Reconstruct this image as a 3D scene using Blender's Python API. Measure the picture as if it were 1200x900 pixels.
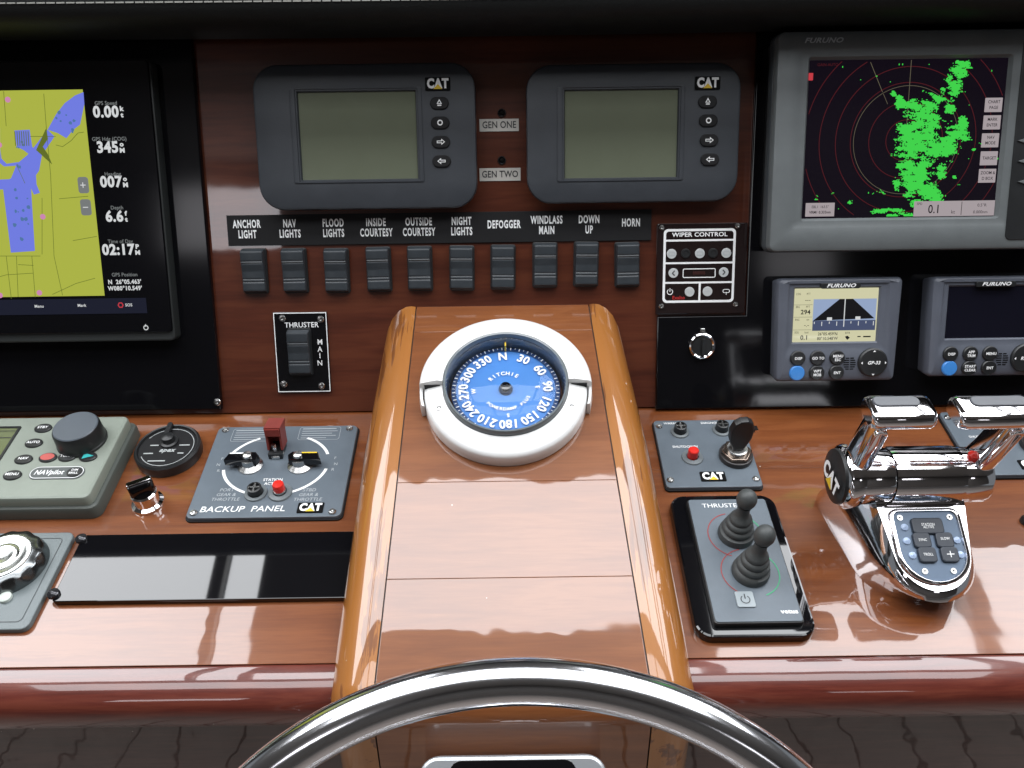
import bpy, math, random
from math import pi, sin, cos, radians, sqrt, atan2
from mathutils import Vector, Matrix, noise
random.seed(7)
for o in list(bpy.data.objects): bpy.data.objects.remove(o)
S = bpy.context.scene
COL = S.collection

# ------------------------------------------------------------------ camera
FP = 950.0; PITCH = radians(28.9); ROLL = radians(0.8)
_f = Vector((0, cos(PITCH), -sin(PITCH))); _r = Vector((1, 0, 0)); _u = _r.cross(_f)
CR = _r * cos(ROLL) - _u * sin(ROLL); CU = _u * cos(ROLL) + _r * sin(ROLL)
def ray(px, py): return _f + CR * (px - 600) / FP - CU * (py - 450) / FP
CAM = -ray(600, 482)
cd = bpy.data.cameras.new('camera'); cam = bpy.data.objects.new('camera', cd); COL.objects.link(cam)
cd.sensor_width = 36; cd.lens = 36 * FP / 1200; cd.clip_start = 0.02; cd.clip_end = 100
cam.matrix_world = Matrix(((CR.x, CU.x, -_f.x, CAM.x), (CR.y, CU.y, -_f.y, CAM.y), (CR.z, CU.z, -_f.z, CAM.z), (0, 0, 0, 1)))
S.camera = cam

# ------------------------------------------------------------------ light
W = bpy.data.worlds.new('World'); S.world = W; W.use_nodes = True
W.node_tree.nodes['Background'].inputs[0].default_value = (0.80, 0.86, 0.92, 1)
W.node_tree.nodes['Background'].inputs[1].default_value = 0.20
S.view_settings.view_transform = 'Standard'; S.view_settings.look = 'None'
S.view_settings.exposure = 0.0; S.view_settings.gamma = 1.0
ZC = 1.40
LRAD = 8.2
def window_light(name, x0, x1, y0, y1, rad, col=(0.95, 0.97, 1.0)):
    l = bpy.data.lights.new(name, 'AREA'); l.shape = 'RECTANGLE'
    l.size = x1 - x0; l.size_y = y1 - y0; l.energy = rad * pi * l.size * l.size_y; l.color = col
    o = bpy.data.objects.new(name, l); COL.objects.link(o); o.location = ((x0 + x1) / 2, (y0 + y1) / 2, ZC + 0.03)
    return o
OPEN = [(-2.05, -0.875, -0.42, 0.80), (-0.84, -0.73, -0.42, 0.80), (-0.69, 0.50, -0.42, -0.02), (0.54, 1.28, -0.42, 0.80), (1.33, 1.52, -0.42, 0.80), (1.57, 2.1, -0.42, 0.80), (-1.3, -0.32, -1.06, -0.56), (-0.26, 0.30, -1.06, -0.56), (0.36, 1.3, -1.06, -0.56)]
for a in OPEN: window_light('roof_opening_light', *a, LRAD * (0.62 if a[3] < -0.5 else 1.0))
def side_light(x0, x1, z0, z1, y, rad):
    l = bpy.data.lights.new('side_window_light', 'AREA'); l.shape = 'RECTANGLE'
    l.size = x1 - x0; l.size_y = z1 - z0; l.energy = rad * pi * l.size * l.size_y; l.color = (0.97, 0.95, 1)
    o = bpy.data.objects.new('side_window_light', l); COL.objects.link(o)
    o.location = ((x0 + x1) / 2, y, (z0 + z1) / 2); o.rotation_euler = (radians(90), 0, 0)
side_light(-1.50, -1.02, 0.98, 1.27, -2.5, 4.6)
side_light(1.12, 1.42, 0.80, 0.98, -2.5, 3.0)

# ------------------------------------------------------------------ frames
class Frame:
    def __init__(s, o, tilt_y): s.o = Vector(o); s.x = Vector((1, 0, 0)); s.y = tilt_y.normalized(); s.z = s.x.cross(s.y)
    def hit(s, px, py, h=0):
        d = ray(px, py); t = ((s.o + s.z * h - CAM).dot(s.z)) / d.dot(s.z); p = CAM + d * t - s.o
        return Vector((p.dot(s.x), p.dot(s.y)))
    def mat(s, u=0, v=0, h=0):
        p = s.o + s.x * u + s.y * v + s.z * h
        return Matrix(((s.x.x, s.y.x, s.z.x, p.x), (s.x.y, s.y.y, s.z.y, p.y), (s.x.z, s.y.z, s.z.z, p.z), (0, 0, 0, 1)))
DT = radians(12); PT = radians(18.2); GT = radians(24)
DESK = Frame((0, 0, 0), Vector((0, cos(DT), sin(DT))))
PANEL = Frame((0, 0, 0), Vector((0, sin(PT), cos(PT))))
PED = Frame(PANEL.y * 0.1304, Vector((0, cos(GT), sin(GT))))

# ------------------------------------------------------------------ materials
MATS = {}
def mat(name, col, rough=0.5, metal=0.0, coat=0.0, spec=0.5, emit=None, es=0.0, bump=0.0, bscale=400, var=0.0, vscale=30, coat_rough=0.03):
    if name in MATS: return MATS[name]
    m = bpy.data.materials.new(name); m.use_nodes = True; N = m.node_tree.nodes; L = m.node_tree.links; b = N['Principled BSDF']
    b.inputs['Base Color'].default_value = (*col, 1); b.inputs['Roughness'].default_value = rough; b.inputs['Metallic'].default_value = metal
    b.inputs['Coat Weight'].default_value = coat; b.inputs['Coat Roughness'].default_value = coat_rough
    b.inputs['Specular IOR Level'].default_value = spec
    if emit: b.inputs['Emission Color'].default_value = (*emit, 1); b.inputs['Emission Strength'].default_value = es
    tc = N.new('ShaderNodeTexCoord')
    if bump:
        n = N.new('ShaderNodeTexNoise'); n.inputs['Scale'].default_value = bscale; n.inputs['Detail'].default_value = 3
        L.new(tc.outputs['Object'], n.inputs['Vector'])
        bp = N.new('ShaderNodeBump'); bp.inputs['Strength'].default_value = bump; bp.inputs['Distance'].default_value = 0.001
        L.new(n.outputs['Fac'], bp.inputs['Height']); L.new(bp.outputs['Normal'], b.inputs['Normal'])
    if var:
        n = N.new('ShaderNodeTexNoise'); n.inputs['Scale'].default_value = vscale; n.inputs['Detail'].default_value = 5; n.inputs['Roughness'].default_value = 0.65
        L.new(tc.outputs['Object'], n.inputs['Vector'])
        r = N.new('ShaderNodeValToRGB'); r.color_ramp.elements[0].position = 0.3; r.color_ramp.elements[1].position = 0.75
        r.color_ramp.elements[0].color = (*[c * (1 - var) for c in col], 1); r.color_ramp.elements[1].color = (*[min(1, c * (1 + var)) for c in col], 1)
        L.new(n.outputs['Fac'], r.inputs['Fac']); L.new(r.outputs['Color'], b.inputs['Base Color'])
        mr = N.new('ShaderNodeMapRange'); mr.inputs['To Min'].default_value = max(0.02, rough - 0.08); mr.inputs['To Max'].default_value = rough + 0.1
        L.new(n.outputs['Fac'], mr.inputs['Value']); L.new(mr.outputs['Result'], b.inputs['Roughness'])
    MATS[name] = m; return m

def wood(name, c1, c2, c3, along='X', scale=1.0, coat=1.0, seed=0.0, wave=0.045, blot=0.45):
    m = bpy.data.materials.new(name); m.use_nodes = True; N = m.node_tree.nodes; L = m.node_tree.links; b = N['Principled BSDF']
    tc = N.new('ShaderNodeTexCoord'); mp = N.new('ShaderNodeMapping')
    mp.inputs['Location'].default_value = (seed, seed * 1.7, seed * 0.6)
    s = (7.0, 75.0, 75.0) if along == 'X' else (55.0, 4.0, 55.0)
    mp.inputs['Scale'].default_value = tuple(q * scale for q in s); L.new(tc.outputs['Object'], mp.inputs['Vector'])
    n1 = N.new('ShaderNodeTexNoise'); n1.inputs['Scale'].default_value = 1.0; n1.inputs['Detail'].default_value = 8; n1.inputs['Roughness'].default_value = 0.6; n1.inputs['Distortion'].default_value = 0.6
    L.new(mp.outputs['Vector'], n1.inputs['Vector'])
    mp2 = N.new('ShaderNodeMapping'); mp2.inputs['Scale'].default_value = (s[0] * 5 * scale, s[1] * 7 * scale, s[2] * 7 * scale) if along == 'X' else (s[0] * 7 * scale, s[1] * 5 * scale, s[2] * 7 * scale)
    L.new(tc.outputs['Object'], mp2.inputs['Vector'])
    n2 = N.new('ShaderNodeTexNoise'); n2.inputs['Scale'].default_value = 1.0; n2.inputs['Detail'].default_value = 3; L.new(mp2.outputs['Vector'], n2.inputs['Vector'])
    n3 = N.new('ShaderNodeTexNoise'); n3.inputs['Scale'].default_value = 6.0; n3.inputs['Detail'].default_value = 3; L.new(tc.outputs['Object'], n3.inputs['Vector'])
    a = N.new('ShaderNodeMath'); a.operation = 'MULTIPLY_ADD'; a.inputs[1].default_value = 0.30; L.new(n2.outputs['Fac'], a.inputs[0]); L.new(n1.outputs['Fac'], a.inputs[2])
    a2 = N.new('ShaderNodeMath'); a2.operation = 'MULTIPLY_ADD'; a2.inputs[1].default_value = blot; L.new(n3.outputs['Fac'], a2.inputs[0]); L.new(a.outputs[0], a2.inputs[2])
    r = N.new('ShaderNodeValToRGB'); e = r.color_ramp.elements
    db = (blot - 0.45) * 0.5; e[0].position = 0.66 + db - db * .3; e[0].color = (*c1, 1); e[1].position = min(1.0, 1.08 + db); e[1].color = (*c3, 1)
    k = e.new(0.86 + db * .6); k.color = (*c2, 1)
    L.new(a2.outputs[0], r.inputs['Fac']); L.new(r.outputs['Color'], b.inputs['Base Color'])
    b.inputs['Roughness'].default_value = 0.35; b.inputs['Specular IOR Level'].default_value = 0.3
    b.inputs['Coat Weight'].default_value = coat; b.inputs['Coat Roughness'].default_value = 0.015; b.inputs['Coat IOR'].default_value = 1.60
    bp = N.new('ShaderNodeBump'); bp.inputs['Strength'].default_value = wave; bp.inputs['Distance'].default_value = 0.01
    n4 = N.new('ShaderNodeTexNoise'); n4.inputs['Scale'].default_value = 14.0; n4.inputs['Detail'].default_value = 2; L.new(tc.outputs['Object'], n4.inputs['Vector'])
    L.new(n4.outputs['Fac'], bp.inputs['Height']); L.new(bp.outputs['Normal'], b.inputs['Coat Normal'])
    cr = N.new('ShaderNodeMapRange'); cr.inputs['From Min'].default_value = 0.35; cr.inputs['From Max'].default_value = 0.8; cr.inputs['To Min'].default_value = 0.012; cr.inputs['To Max'].default_value = 0.07
    L.new(n3.outputs['Fac'], cr.inputs['Value']); L.new(cr.outputs['Result'], b.inputs['Coat Roughness'])
    vo = N.new('ShaderNodeTexVoronoi'); vo.inputs['Scale'].default_value = 32; L.new(tc.outputs['Object'], vo.inputs['Vector'])
    lt = N.new('ShaderNodeMath'); lt.operation = 'LESS_THAN'; lt.inputs[1].default_value = 0.030; L.new(vo.outputs['Distance'], lt.inputs[0])
    sp = N.new('ShaderNodeSeparateColor'); L.new(vo.outputs['Color'], sp.inputs[0])
    l2 = N.new('ShaderNodeMath'); l2.operation = 'LESS_THAN'; l2.inputs[1].default_value = 0.22; L.new(sp.outputs[0], l2.inputs[0])
    mu = N.new('ShaderNodeMath'); mu.operation = 'MULTIPLY'; L.new(lt.outputs[0], mu.inputs[0]); L.new(l2.outputs[0], mu.inputs[1])
    mixc = N.new('ShaderNodeMix'); mixc.data_type = 'RGBA'; L.new(mu.outputs[0], mixc.inputs['Factor']); L.new(r.outputs['Color'], mixc.inputs['A']); mixc.inputs['B'].default_value = (0.45, 0.38, 0.32, 1)
    L.new(mixc.outputs['Result'], b.inputs['Base Color'])
    MATS[name] = m; return m

W_DESK = wood('desk_mahogany', (0.130, 0.037, 0.011), (0.165, 0.048, 0.0135), (0.20, 0.062, 0.018), 'X')
W_PED = wood('pedestal_board_wood', (0.165, 0.051, 0.015), (0.20, 0.064, 0.0185), (0.23, 0.078, 0.024), 'X', seed=3)
W_MLD = wood('golden_moulding_wood', (0.080, 0.026, 0.010), (0.215, 0.072, 0.015), (0.34, 0.128, 0.026), 'Y', seed=5, scale=0.7, blot=0.9)
W_PAN = wood('dash_dark_mahogany', (0.050, 0.011, 0.005), (0.078, 0.018, 0.008), (0.10, 0.026, 0.011), 'X', seed=9, scale=0.6, wave=0.015)
W_EDGE = wood('red_edge_wood', (0.07, 0.014, 0.009), (0.115, 0.022, 0.014), (0.15, 0.034, 0.02), 'X', seed=2)
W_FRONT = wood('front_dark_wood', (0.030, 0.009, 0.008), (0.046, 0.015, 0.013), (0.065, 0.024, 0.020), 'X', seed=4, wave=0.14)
BLK_GLOSS = mat('black_acrylic', (0.004, 0.004, 0.005), 0.03, coat=0.1, spec=0.68)
BLK_PANEL = mat('black_panel_acrylic', (0.004, 0.004, 0.005), 0.10, spec=0.28)
BLK = mat('black_plastic', (0.014, 0.015, 0.016), 0.38, bump=0.05, var=0.15)
BLK_MATT = mat('black_matt', (0.010, 0.010, 0.011), 0.6, spec=0.25)
BEZEL = mat('charcoal_plastic', (0.036, 0.041, 0.049), 0.45, bump=0.12, bscale=900, var=0.10)
RADARG = mat('radar_grey_plastic', (0.115, 0.127, 0.130), 0.42, bump=0.12, bscale=900, var=0.08)
RADARD = mat('radar_side_plastic', (0.045, 0.052, 0.057), 0.45, bump=0.1)
NAVG = mat('navigator_grey_plastic', (0.090, 0.100, 0.125), 0.42, bump=0.1, bscale=800, var=0.08)
AUTOG = mat('autopilot_olive_grey', (0.235, 0.265, 0.225), 0.45, bump=0.15, bscale=900, var=0.07)
AUTOD = mat('autopilot_dark_base', (0.075, 0.085, 0.075), 0.5, bump=0.1)
PLATEG = mat('anodised_grey_plate', (0.105, 0.13, 0.155), 0.42, metal=0.0, bump=0.08, bscale=700, var=0.10)
PLATEL = mat('light_grey_plate', (0.125, 0.15, 0.155), 0.4, bump=0.08, var=0.08)
SWITCH = mat('switch_rubber', (0.030, 0.036, 0.042), 0.36, bump=0.05, var=0.15)
RUB = mat('joystick_rubber', (0.050, 0.055, 0.055), 0.5, bump=0.1, var=0.2, vscale=60)
CHROME = mat('chrome', (0.88, 0.87, 0.89), 0.065, metal=1, bump=0.05, bscale=28)
STEEL = mat('polished_stainless', (0.88, 0.89, 0.92), 0.15, metal=1, bump=0.06, bscale=22)
STEELB = mat('brushed_steel', (0.55, 0.55, 0.54), 0.25, metal=1)
BRASS = mat('bronze_nut', (0.30, 0.24, 0.20), 0.25, metal=1)
WHITE = mat('white_gelcoat', (0.82, 0.82, 0.81), 0.22, coat=0.3, var=0.03)
PRINT = mat('white_print', (0.86, 0.87, 0.87), 0.5)
PRINTG = mat('grey_print', (0.42, 0.45, 0.47), 0.5)
PRINTD = mat('dark_print', (0.02, 0.02, 0.022), 0.5)
YEL = mat('yellow_print', (0.75, 0.50, 0.02), 0.5)
REDP = mat('red_print', (0.45, 0.02, 0.02), 0.5)
GRNP = mat('green_print', (0.03, 0.35, 0.15), 0.5)
REDB = mat('red_button_plastic', (0.62, 0.02, 0.012), 0.3)
REDC = mat('red_toggle_cover', (0.20, 0.032, 0.024), 0.42, var=0.2)
BLUEB = mat('blue_button', (0.04, 0.19, 0.50), 0.35, emit=(0.05, 0.3, 0.9), es=0.10)
CYANB = mat('cyan_button', (0.05, 0.45, 0.45), 0.35)
PINKB = mat('coral_button', (0.50, 0.10, 0.09), 0.4)
PAPER = mat('label_tape', (0.52, 0.50, 0.46), 0.5, var=0.05)
LCD = mat('blank_lcd', (0.135, 0.150, 0.105), 0.14, var=0.05, vscale=12)
LCDG = mat('green_lcd', (0.13, 0.15, 0.075), 0.2)
LEATHER = mat('black_leather', (0.005, 0.006, 0.006), 0.6, spec=0.25, bump=0.4, bscale=600)
STITCH = mat('grey_stitching', (0.22, 0.22, 0.20), 0.7)
DARKVOID = mat('dark_gap', (0.004, 0.004, 0.004), 0.7, spec=0.1)
def emi(name, c, s): return mat(name, (0.004, 0.004, 0.004), 0.06, emit=c, es=s, spec=0.25)
E_LAND = emi('screen_land', (0.47, 0.52, 0.07), 0.86)
E_WATER = emi('screen_water', (0.17, 0.21, 0.78), 0.95)
E_LINE = emi('screen_contour', (0.17, 0.22, 0.03), 0.7)
E_DEEP = emi('screen_deep', (0.10, 0.22, 0.45), 0.8)
E_WHITE = emi('screen_white', (0.85, 0.87, 0.88), 0.75)
E_GREY = emi('screen_grey', (0.30, 0.32, 0.32), 0.6)
E_PINK = emi('screen_pink', (0.75, 0.3, 0.55), 0.8)
E_RED = emi('screen_red', (0.75, 0.06, 0.08), 0.7)
E_RING = emi('radar_ring', (0.085, 0.010, 0.014), 0.9)
E_GREEN = emi('radar_echo_green', (0.055, 0.70, 0.075), 0.92)
E_BLACK = emi('radar_black', (0.004, 0.002, 0.006), 1.0)
E_BAR = emi('screen_dark_bar', (0.012, 0.014, 0.03), 0.8)
E_BOX = emi('radar_menu_box', (0.46, 0.40, 0.42), 0.8)
E_CREAM = emi('navigator_cream', (0.72, 0.70, 0.45), 0.85)
E_SKYB = emi('navigator_sky', (0.36, 0.46, 0.68), 0.8)
E_ROAD = emi('navigator_road', (0.008, 0.008, 0.01), 0.8)
E_SEA = emi('navigator_sea', (0.07, 0.09, 0.17), 0.9)
OFFSCR = mat('unlit_screen', (0.006, 0.006, 0.012), 0.06, coat=0.4)

def glass_mat():
    m = bpy.data.materials.new('clear_glass'); m.use_nodes = True; N = m.node_tree.nodes; L = m.node_tree.links
    N.remove(N['Principled BSDF']); out = N['Material Output']
    t = N.new('ShaderNodeBsdfTransparent'); g = N.new('ShaderNodeBsdfGlossy'); g.inputs['Roughness'].default_value = 0.02
    fr = N.new('ShaderNodeFresnel'); fr.inputs['IOR'].default_value = 1.28; mx = N.new('ShaderNodeMixShader')
    L.new(fr.outputs[0], mx.inputs[0]); L.new(t.outputs[0], mx.inputs[1]); L.new(g.outputs[0], mx.inputs[2]); L.new(mx.outputs[0], out.inputs['Surface'])
    return m
GLASS = glass_mat()

# ------------------------------------------------------------------ mesh builder
def rrect(cx, cy, w, h, r=0.0, n=5):
    r = max(min(r, w / 2 - 1e-5, h / 2 - 1e-5), 1e-5); pts = []
    for (sx, sy, a0) in ((1, 1, 0), (-1, 1, pi / 2), (-1, -1, pi), (1, -1, 3 * pi / 2)):
        for i in range(n + 1):
            a = a0 + (pi / 2) * i / n
            pts.append((cx + sx * (w / 2 - r) + r * cos(a), cy + sy * (h / 2 - r) + r * sin(a)))
    return pts
def circ(cx, cy, r, n=32, ry=None): return [(cx + r * cos(2 * pi * i / n), cy + (ry or r) * sin(2 * pi * i / n)) for i in range(n)]
def inset(pts, d):
    n = len(pts); area = sum(pts[i][0] * pts[(i + 1) % n][1] - pts[(i + 1) % n][0] * pts[i][1] for i in range(n)); sg = 1 if area > 0 else -1
    out = []
    for i in range(n):
        p0, p1, p2 = Vector(pts[i - 1]), Vector(pts[i]), Vector(pts[(i + 1) % n])
        a = (p1 - p0); b = (p2 - p1)
        if a.length < 1e-9: a = b
        if b.length < 1e-9: b = a
        a.normalize(); b.normalize(); na = Vector((-a.y, a.x)) * sg; nb = Vector((-b.y, b.x)) * sg
        m = na + nb; m.normalize() if m.length > 1e-6 else None
        k = min(1.0 / max(m.dot(na), 0.3), 2.5)
        q = p1 + m * d * k; out.append((q.x, q.y))
    return out
class MB:
    def __init__(s): s.v = []; s.f = []; s.M = Matrix()
    def add(s, vs, fs):
        b = len(s.v); s.v += [tuple(s.M @ Vector(p)) for p in vs]; s.f += [tuple(i + b for i in f) for f in fs]; return s
    def loft(s, rings, cap0=False, cap1=True, closed=True):
        n = len(rings[0]); vs = [p for r in rings for p in r]; fs = []
        for k in range(len(rings) - 1):
            for i in range(n if closed else n - 1):
                j = (i + 1) % n; fs.append((k * n + i, k * n + j, (k + 1) * n + j, (k + 1) * n + i))
        if cap0: fs.append(tuple(range(n - 1, -1, -1)))
        if cap1: fs.append(tuple((len(rings) - 1) * n + i for i in range(n)))
        return s.add(vs, fs)
    def prism(s, out, z0, z1, bev=0.0, cap0=True):
        R = lambda o, z: [(x, y, z) for x, y in o]
        rings = [R(out, z0)]
        if bev > 0:
            rings += [R(out, z1 - bev), R(inset(out, bev * 0.3), z1 - bev * 0.3), R(inset(out, bev), z1)]
        else: rings.append(R(out, z1))
        return s.loft(rings, cap0=cap0)
    def bezel(s, outer, inner, z0, z1, zi, bev=0.0015):
        R = lambda o, z: [(x, y, z) for x, y in o]
        return s.loft([R(outer, z0), R(outer, z1 - bev), R(inset(outer, bev * .3), z1 - bev * .3), R(inset(outer, bev), z1), R(inner, z1), R(inset(inner, bev * .5), z1 - bev * .6), R(inset(inner, bev * .6), zi)], cap1=False)
    def ring(s, outer, inner, z): return s.loft([[(x, y, z) for x, y in outer], [(x, y, z) for x, y in inner]], cap1=False)
    def flat(s, pts, z): return s.add([(x, y, z) for x, y in pts], [tuple(range(len(pts)))])
    def rect(s, x0, y0, x1, y1, z): return s.flat([(x0, y0), (x1, y0), (x1, y1), (x0, y1)], z)
    def line(s, p, q, w, z):
        p = Vector(p); q = Vector(q); d = (q - p).normalized(); n = Vector((-d.y, d.x)) * w / 2
        return s.flat([tuple(p - n), tuple(q - n), tuple(q + n), tuple(p + n)], z)
    def pline(s, pts, w, z):
        for a, b in zip(pts, pts[1:]): s.line(a, b, w, z)
        return s
    def lathe(s, prof, cx=0, cy=0, n=40, a0=0, a1=2 * pi, cap0=False, cap1=False, sy=1.0):
        full = abs(a1 - a0 - 2 * pi) < 1e-6; m = n if full else n + 1
        rings = [[(cx + r * cos(a0 + (a1 - a0) * i / n), cy + sy * r * sin(a0 + (a1 - a0) * i / n), z) for i in range(m)] for r, z in prof]
        if prof[-1][0] < 1e-6 or cap1: pass
        s.loft(rings, cap0=cap0, cap1=cap1, closed=full)
        if not full:
            k = len(prof)
            s.add([rings[i][0] for i in range(k)], [tuple(range(k))]); s.add([rings[i][-1] for i in range(k)], [tuple(range(k - 1, -1, -1))])
        return s
    def box(s, c, d):
        x, y, z = c; a, b, e = d[0] / 2, d[1] / 2, d[2] / 2
        return s.add([(x - a, y - b, z - e), (x + a, y - b, z - e), (x + a, y + b, z - e), (x - a, y + b, z - e), (x - a, y - b, z + e), (x + a, y - b, z + e), (x + a, y + b, z + e), (x - a, y + b, z + e)],
                     [(3, 2, 1, 0), (4, 5, 6, 7), (0, 1, 5, 4), (1, 2, 6, 5), (2, 3, 7, 6), (3, 0, 4, 7)])
    def sweep(s, path, sect, closed=False, caps=True, up=Vector((1, 0, 0))):
        n = len(path); rings = []
        for i, p in enumerate(path):
            p = Vector(p); a = Vector(path[i - 1] if (i > 0 or closed) else path[i]); b = Vector(path[(i + 1) % n] if (i < n - 1 or closed) else path[i])
            t = (b - a).normalized(); x = up - t * up.dot(t); x.normalize(); y = t.cross(x)
            sc = sect(i / (n - 1)) if callable(sect) else sect
            rings.append([tuple(p + x * q[0] + y * q[1]) for q in sc])
        if closed: rings.append(rings[0])
        return s.loft(rings, cap0=caps and not closed, cap1=caps and not closed)
    def text(s, t, size, x, y, z, ax='CENTER', sx=1.0, bold=0.0, shear=0.0, rot=0.0, sp=None):
        c = bpy.data.curves.new('t', 'FONT'); c.body = t; c.size = 1.0; c.align_x = ax; c.align_y = 'CENTER'; c.offset = bold; c.shear = shear; c.resolution_u = 3; c.space_character = sp or 1.0 + bold * 2.2
        o = bpy.data.objects.new('t', c); COL.objects.link(o); bpy.context.view_layer.update(); me = bpy.data.meshes.new_from_object(o)
        # 'size' is the cap height
        k = size / 0.73; ca, sa = cos(rot), sin(rot); vs = []
        for v in me.vertices:
            px, py = v.co.x * k * sx, v.co.y * k; vs.append((x + px * ca - py * sa, y + px * sa + py * ca, z))
        s.add(vs, [tuple(p.vertices) for p in me.polygons])
        bpy.data.objects.remove(o); bpy.data.curves.remove(c); bpy.data.meshes.remove(me); return s
    def build(s, name, material, parent=None, smooth=35, label=None):
        me = bpy.data.meshes.new(name); me.from_pydata(s.v, [], s.f); me.materials.append(material); me.validate(); me.update()
        if smooth:
            me.shade_smooth(); me.set_sharp_from_angle(angle=radians(smooth))
            for p in me.polygons:
                if len(p.vertices) > 4: p.use_smooth = False
        o = bpy.data.objects.new(name, me); COL.objects.link(o)
        if parent: o.parent = parent
        if label: o['label'] = label
        return o

class Thing:
    def __init__(s, name, label, cat, fr, px, py, group=None, h=0, kind=None):
        s.fr = fr; c = fr.hit(px, py, h); s.c = c; s.h0 = h
        e = bpy.data.objects.new(name, None); COL.objects.link(e); e.empty_display_size = 0.02; e.matrix_world = fr.mat(c.x, c.y, h)
        if kind: e['kind'] = kind
        if label: e['label'] = label
        if cat: e['category'] = cat
        if group: e['group'] = group
        s.e = e
    def L(s, px, py, h=0):
        p = s.fr.hit(px, py, h + s.h0) - s.c; return (p.x, p.y)
    def R(s, x0, y0, x1, y1, h=0):   # a true rectangle through the middles of the four sides
        xm, ym = (x0 + x1) / 2, (y0 + y1) / 2
        l = s.L(x0, ym, h)[0]; r = s.L(x1, ym, h)[0]; t = s.L(xm, y0, h)[1]; b = s.L(xm, y1, h)[1]
        return ((l + r) / 2, (t + b) / 2, r - l, t - b)
def tag(o, label, cat, group=None):
    o['label'] = label; o['category'] = cat
    if group: o['group'] = group
    return o
def struct(o): o['kind'] = 'structure'; return o
def world(o, fr): o.matrix_world = fr.mat(); return o

def copy_tree(root, name=None):
    c = root.copy(); COL.objects.link(c); c.parent = None
    for ch in root.children:
        d = ch.copy(); COL.objects.link(d); d.parent = c; d.matrix_parent_inverse = ch.matrix_parent_inverse.copy()
        for g in ch.children:
            k = g.copy(); COL.objects.link(k); k.parent = d
    return c

def screw(parent, x, y, z, r=0.0035, m=None, name='screw'):
    b = MB(); b.lathe([(r, 0), (r, r * 0.25), (r * 0.8, r * 0.5), (r * 0.45, r * 0.55), (r * 0.35, r * 0.25), (0.0001, r * 0.2)], x, y, 14)
    b.v = [(p[0], p[1], p[2] + z) for p in b.v]
    return b.build(name, m or STEELB, parent)
def cat_logo(T, x, y, z, w, plate=True, shear=0.0):
    h = w * 0.5
    if plate: b = MB().prism(rrect(x, y, w * 1.12, h * 1.12, w * 0.03, 2), z - 0.0010, z + 0.0004); pl = b.build('emblem_plate', DARKVOID, T.e); z += 0.0006
    else: pl = T.e
    MB().text('CAT', h * 0.80, x, y, z, sx=0.82, bold=0.055, shear=shear).build('emblem_lettering', PRINT, pl, smooth=0)
    MB().flat([(x - w * 0.20, y - h * 0.44), (x + w * 0.20, y - h * 0.44), (x + w * 0.01, y - h * 0.02)], z + 0.0002).build('emblem_triangle', YEL, pl, smooth=0)

# ================================================================== SETTING
# roof with openings (what the varnish and chrome mirror), and the deck
def ceiling():
    xs = sorted({-4, 4, *[a[0] for a in OPEN], *[a[1] for a in OPEN]}); ys = sorted({-3, 3, *[a[2] for a in OPEN], *[a[3] for a in OPEN]})
    b = MB()
    for x0, x1 in zip(xs, xs[1:]):
        for y0, y1 in zip(ys, ys[1:]):
            cx, cy = (x0 + x1) / 2, (y0 + y1) / 2
            if any(a[0] < cx < a[1] and a[2] < cy < a[3] for a in OPEN): continue
            b.box((cx, cy, ZC), (x1 - x0, y1 - y0, 0.03))
    return b
struct(ceiling().build('ceiling', mat('roof_lining', (0.24, 0.235, 0.225), 0.8), smooth=0))
deck = struct(MB().box((0, -1.6, -1.05), (8, 8, 0.04)).build('deck', mat('deck_caulking', (0.17, 0.14, 0.12), 0.7), smooth=0))
bd_ = MB().box((0, 0, 0), (0.112, 7.6, 0.03)).build('board', mat('deck_teak', (0.34, 0.29, 0.26), 0.6, var=0.35, vscale=4), deck, smooth=0)
for i in range(56):
    o = bd_ if i == 0 else bd_.copy()
    if i: COL.objects.link(o)
    o.location = (-3.3 + i * 0.12, -1.6, -1.017)

struct(MB().box((0, -2.75, 0.45), (7, 0.06, 1.86)).build('added_rear_wall', mat('added_wall_dark', (0.075, 0.066, 0.06), 0.5), smooth=0))  # unseen dark wall, added so the black panels mirror darkness

# upright dashboard
dash = struct(world(MB().prism([(-1.0, 0.003), (1.0, 0.003), (1.0, 0.62), (-1.0, 0.62)], -0.03, 0.0).build('dash_panel', W_PAN, smooth=0), PANEL))

# desk boards left and right of the pedestal
VF = -0.337
deskroot = bpy.data.objects.new('desk', None); COL.objects.link(deskroot); deskroot.matrix_world = DESK.mat(); deskroot['kind'] = 'structure'
vs_ = DESK.hit(950, 548).y
for (x0, x1) in ((-1.0, -0.03), (0.03, 1.0)):
    cuts = [0.03, vs_, VF] if x0 > 0 else [0.03, VF]
    for v1, v0 in zip(cuts, cuts[1:]):
        MB().prism([(x0, v0 + 0.0001), (x1, v0 + 0.0001), (x1, v1 - 0.0001), (x0, v1 - 0.0001)], -0.025, 0, 0.0004).build('board', W_DESK, deskroot, smooth=0)
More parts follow.
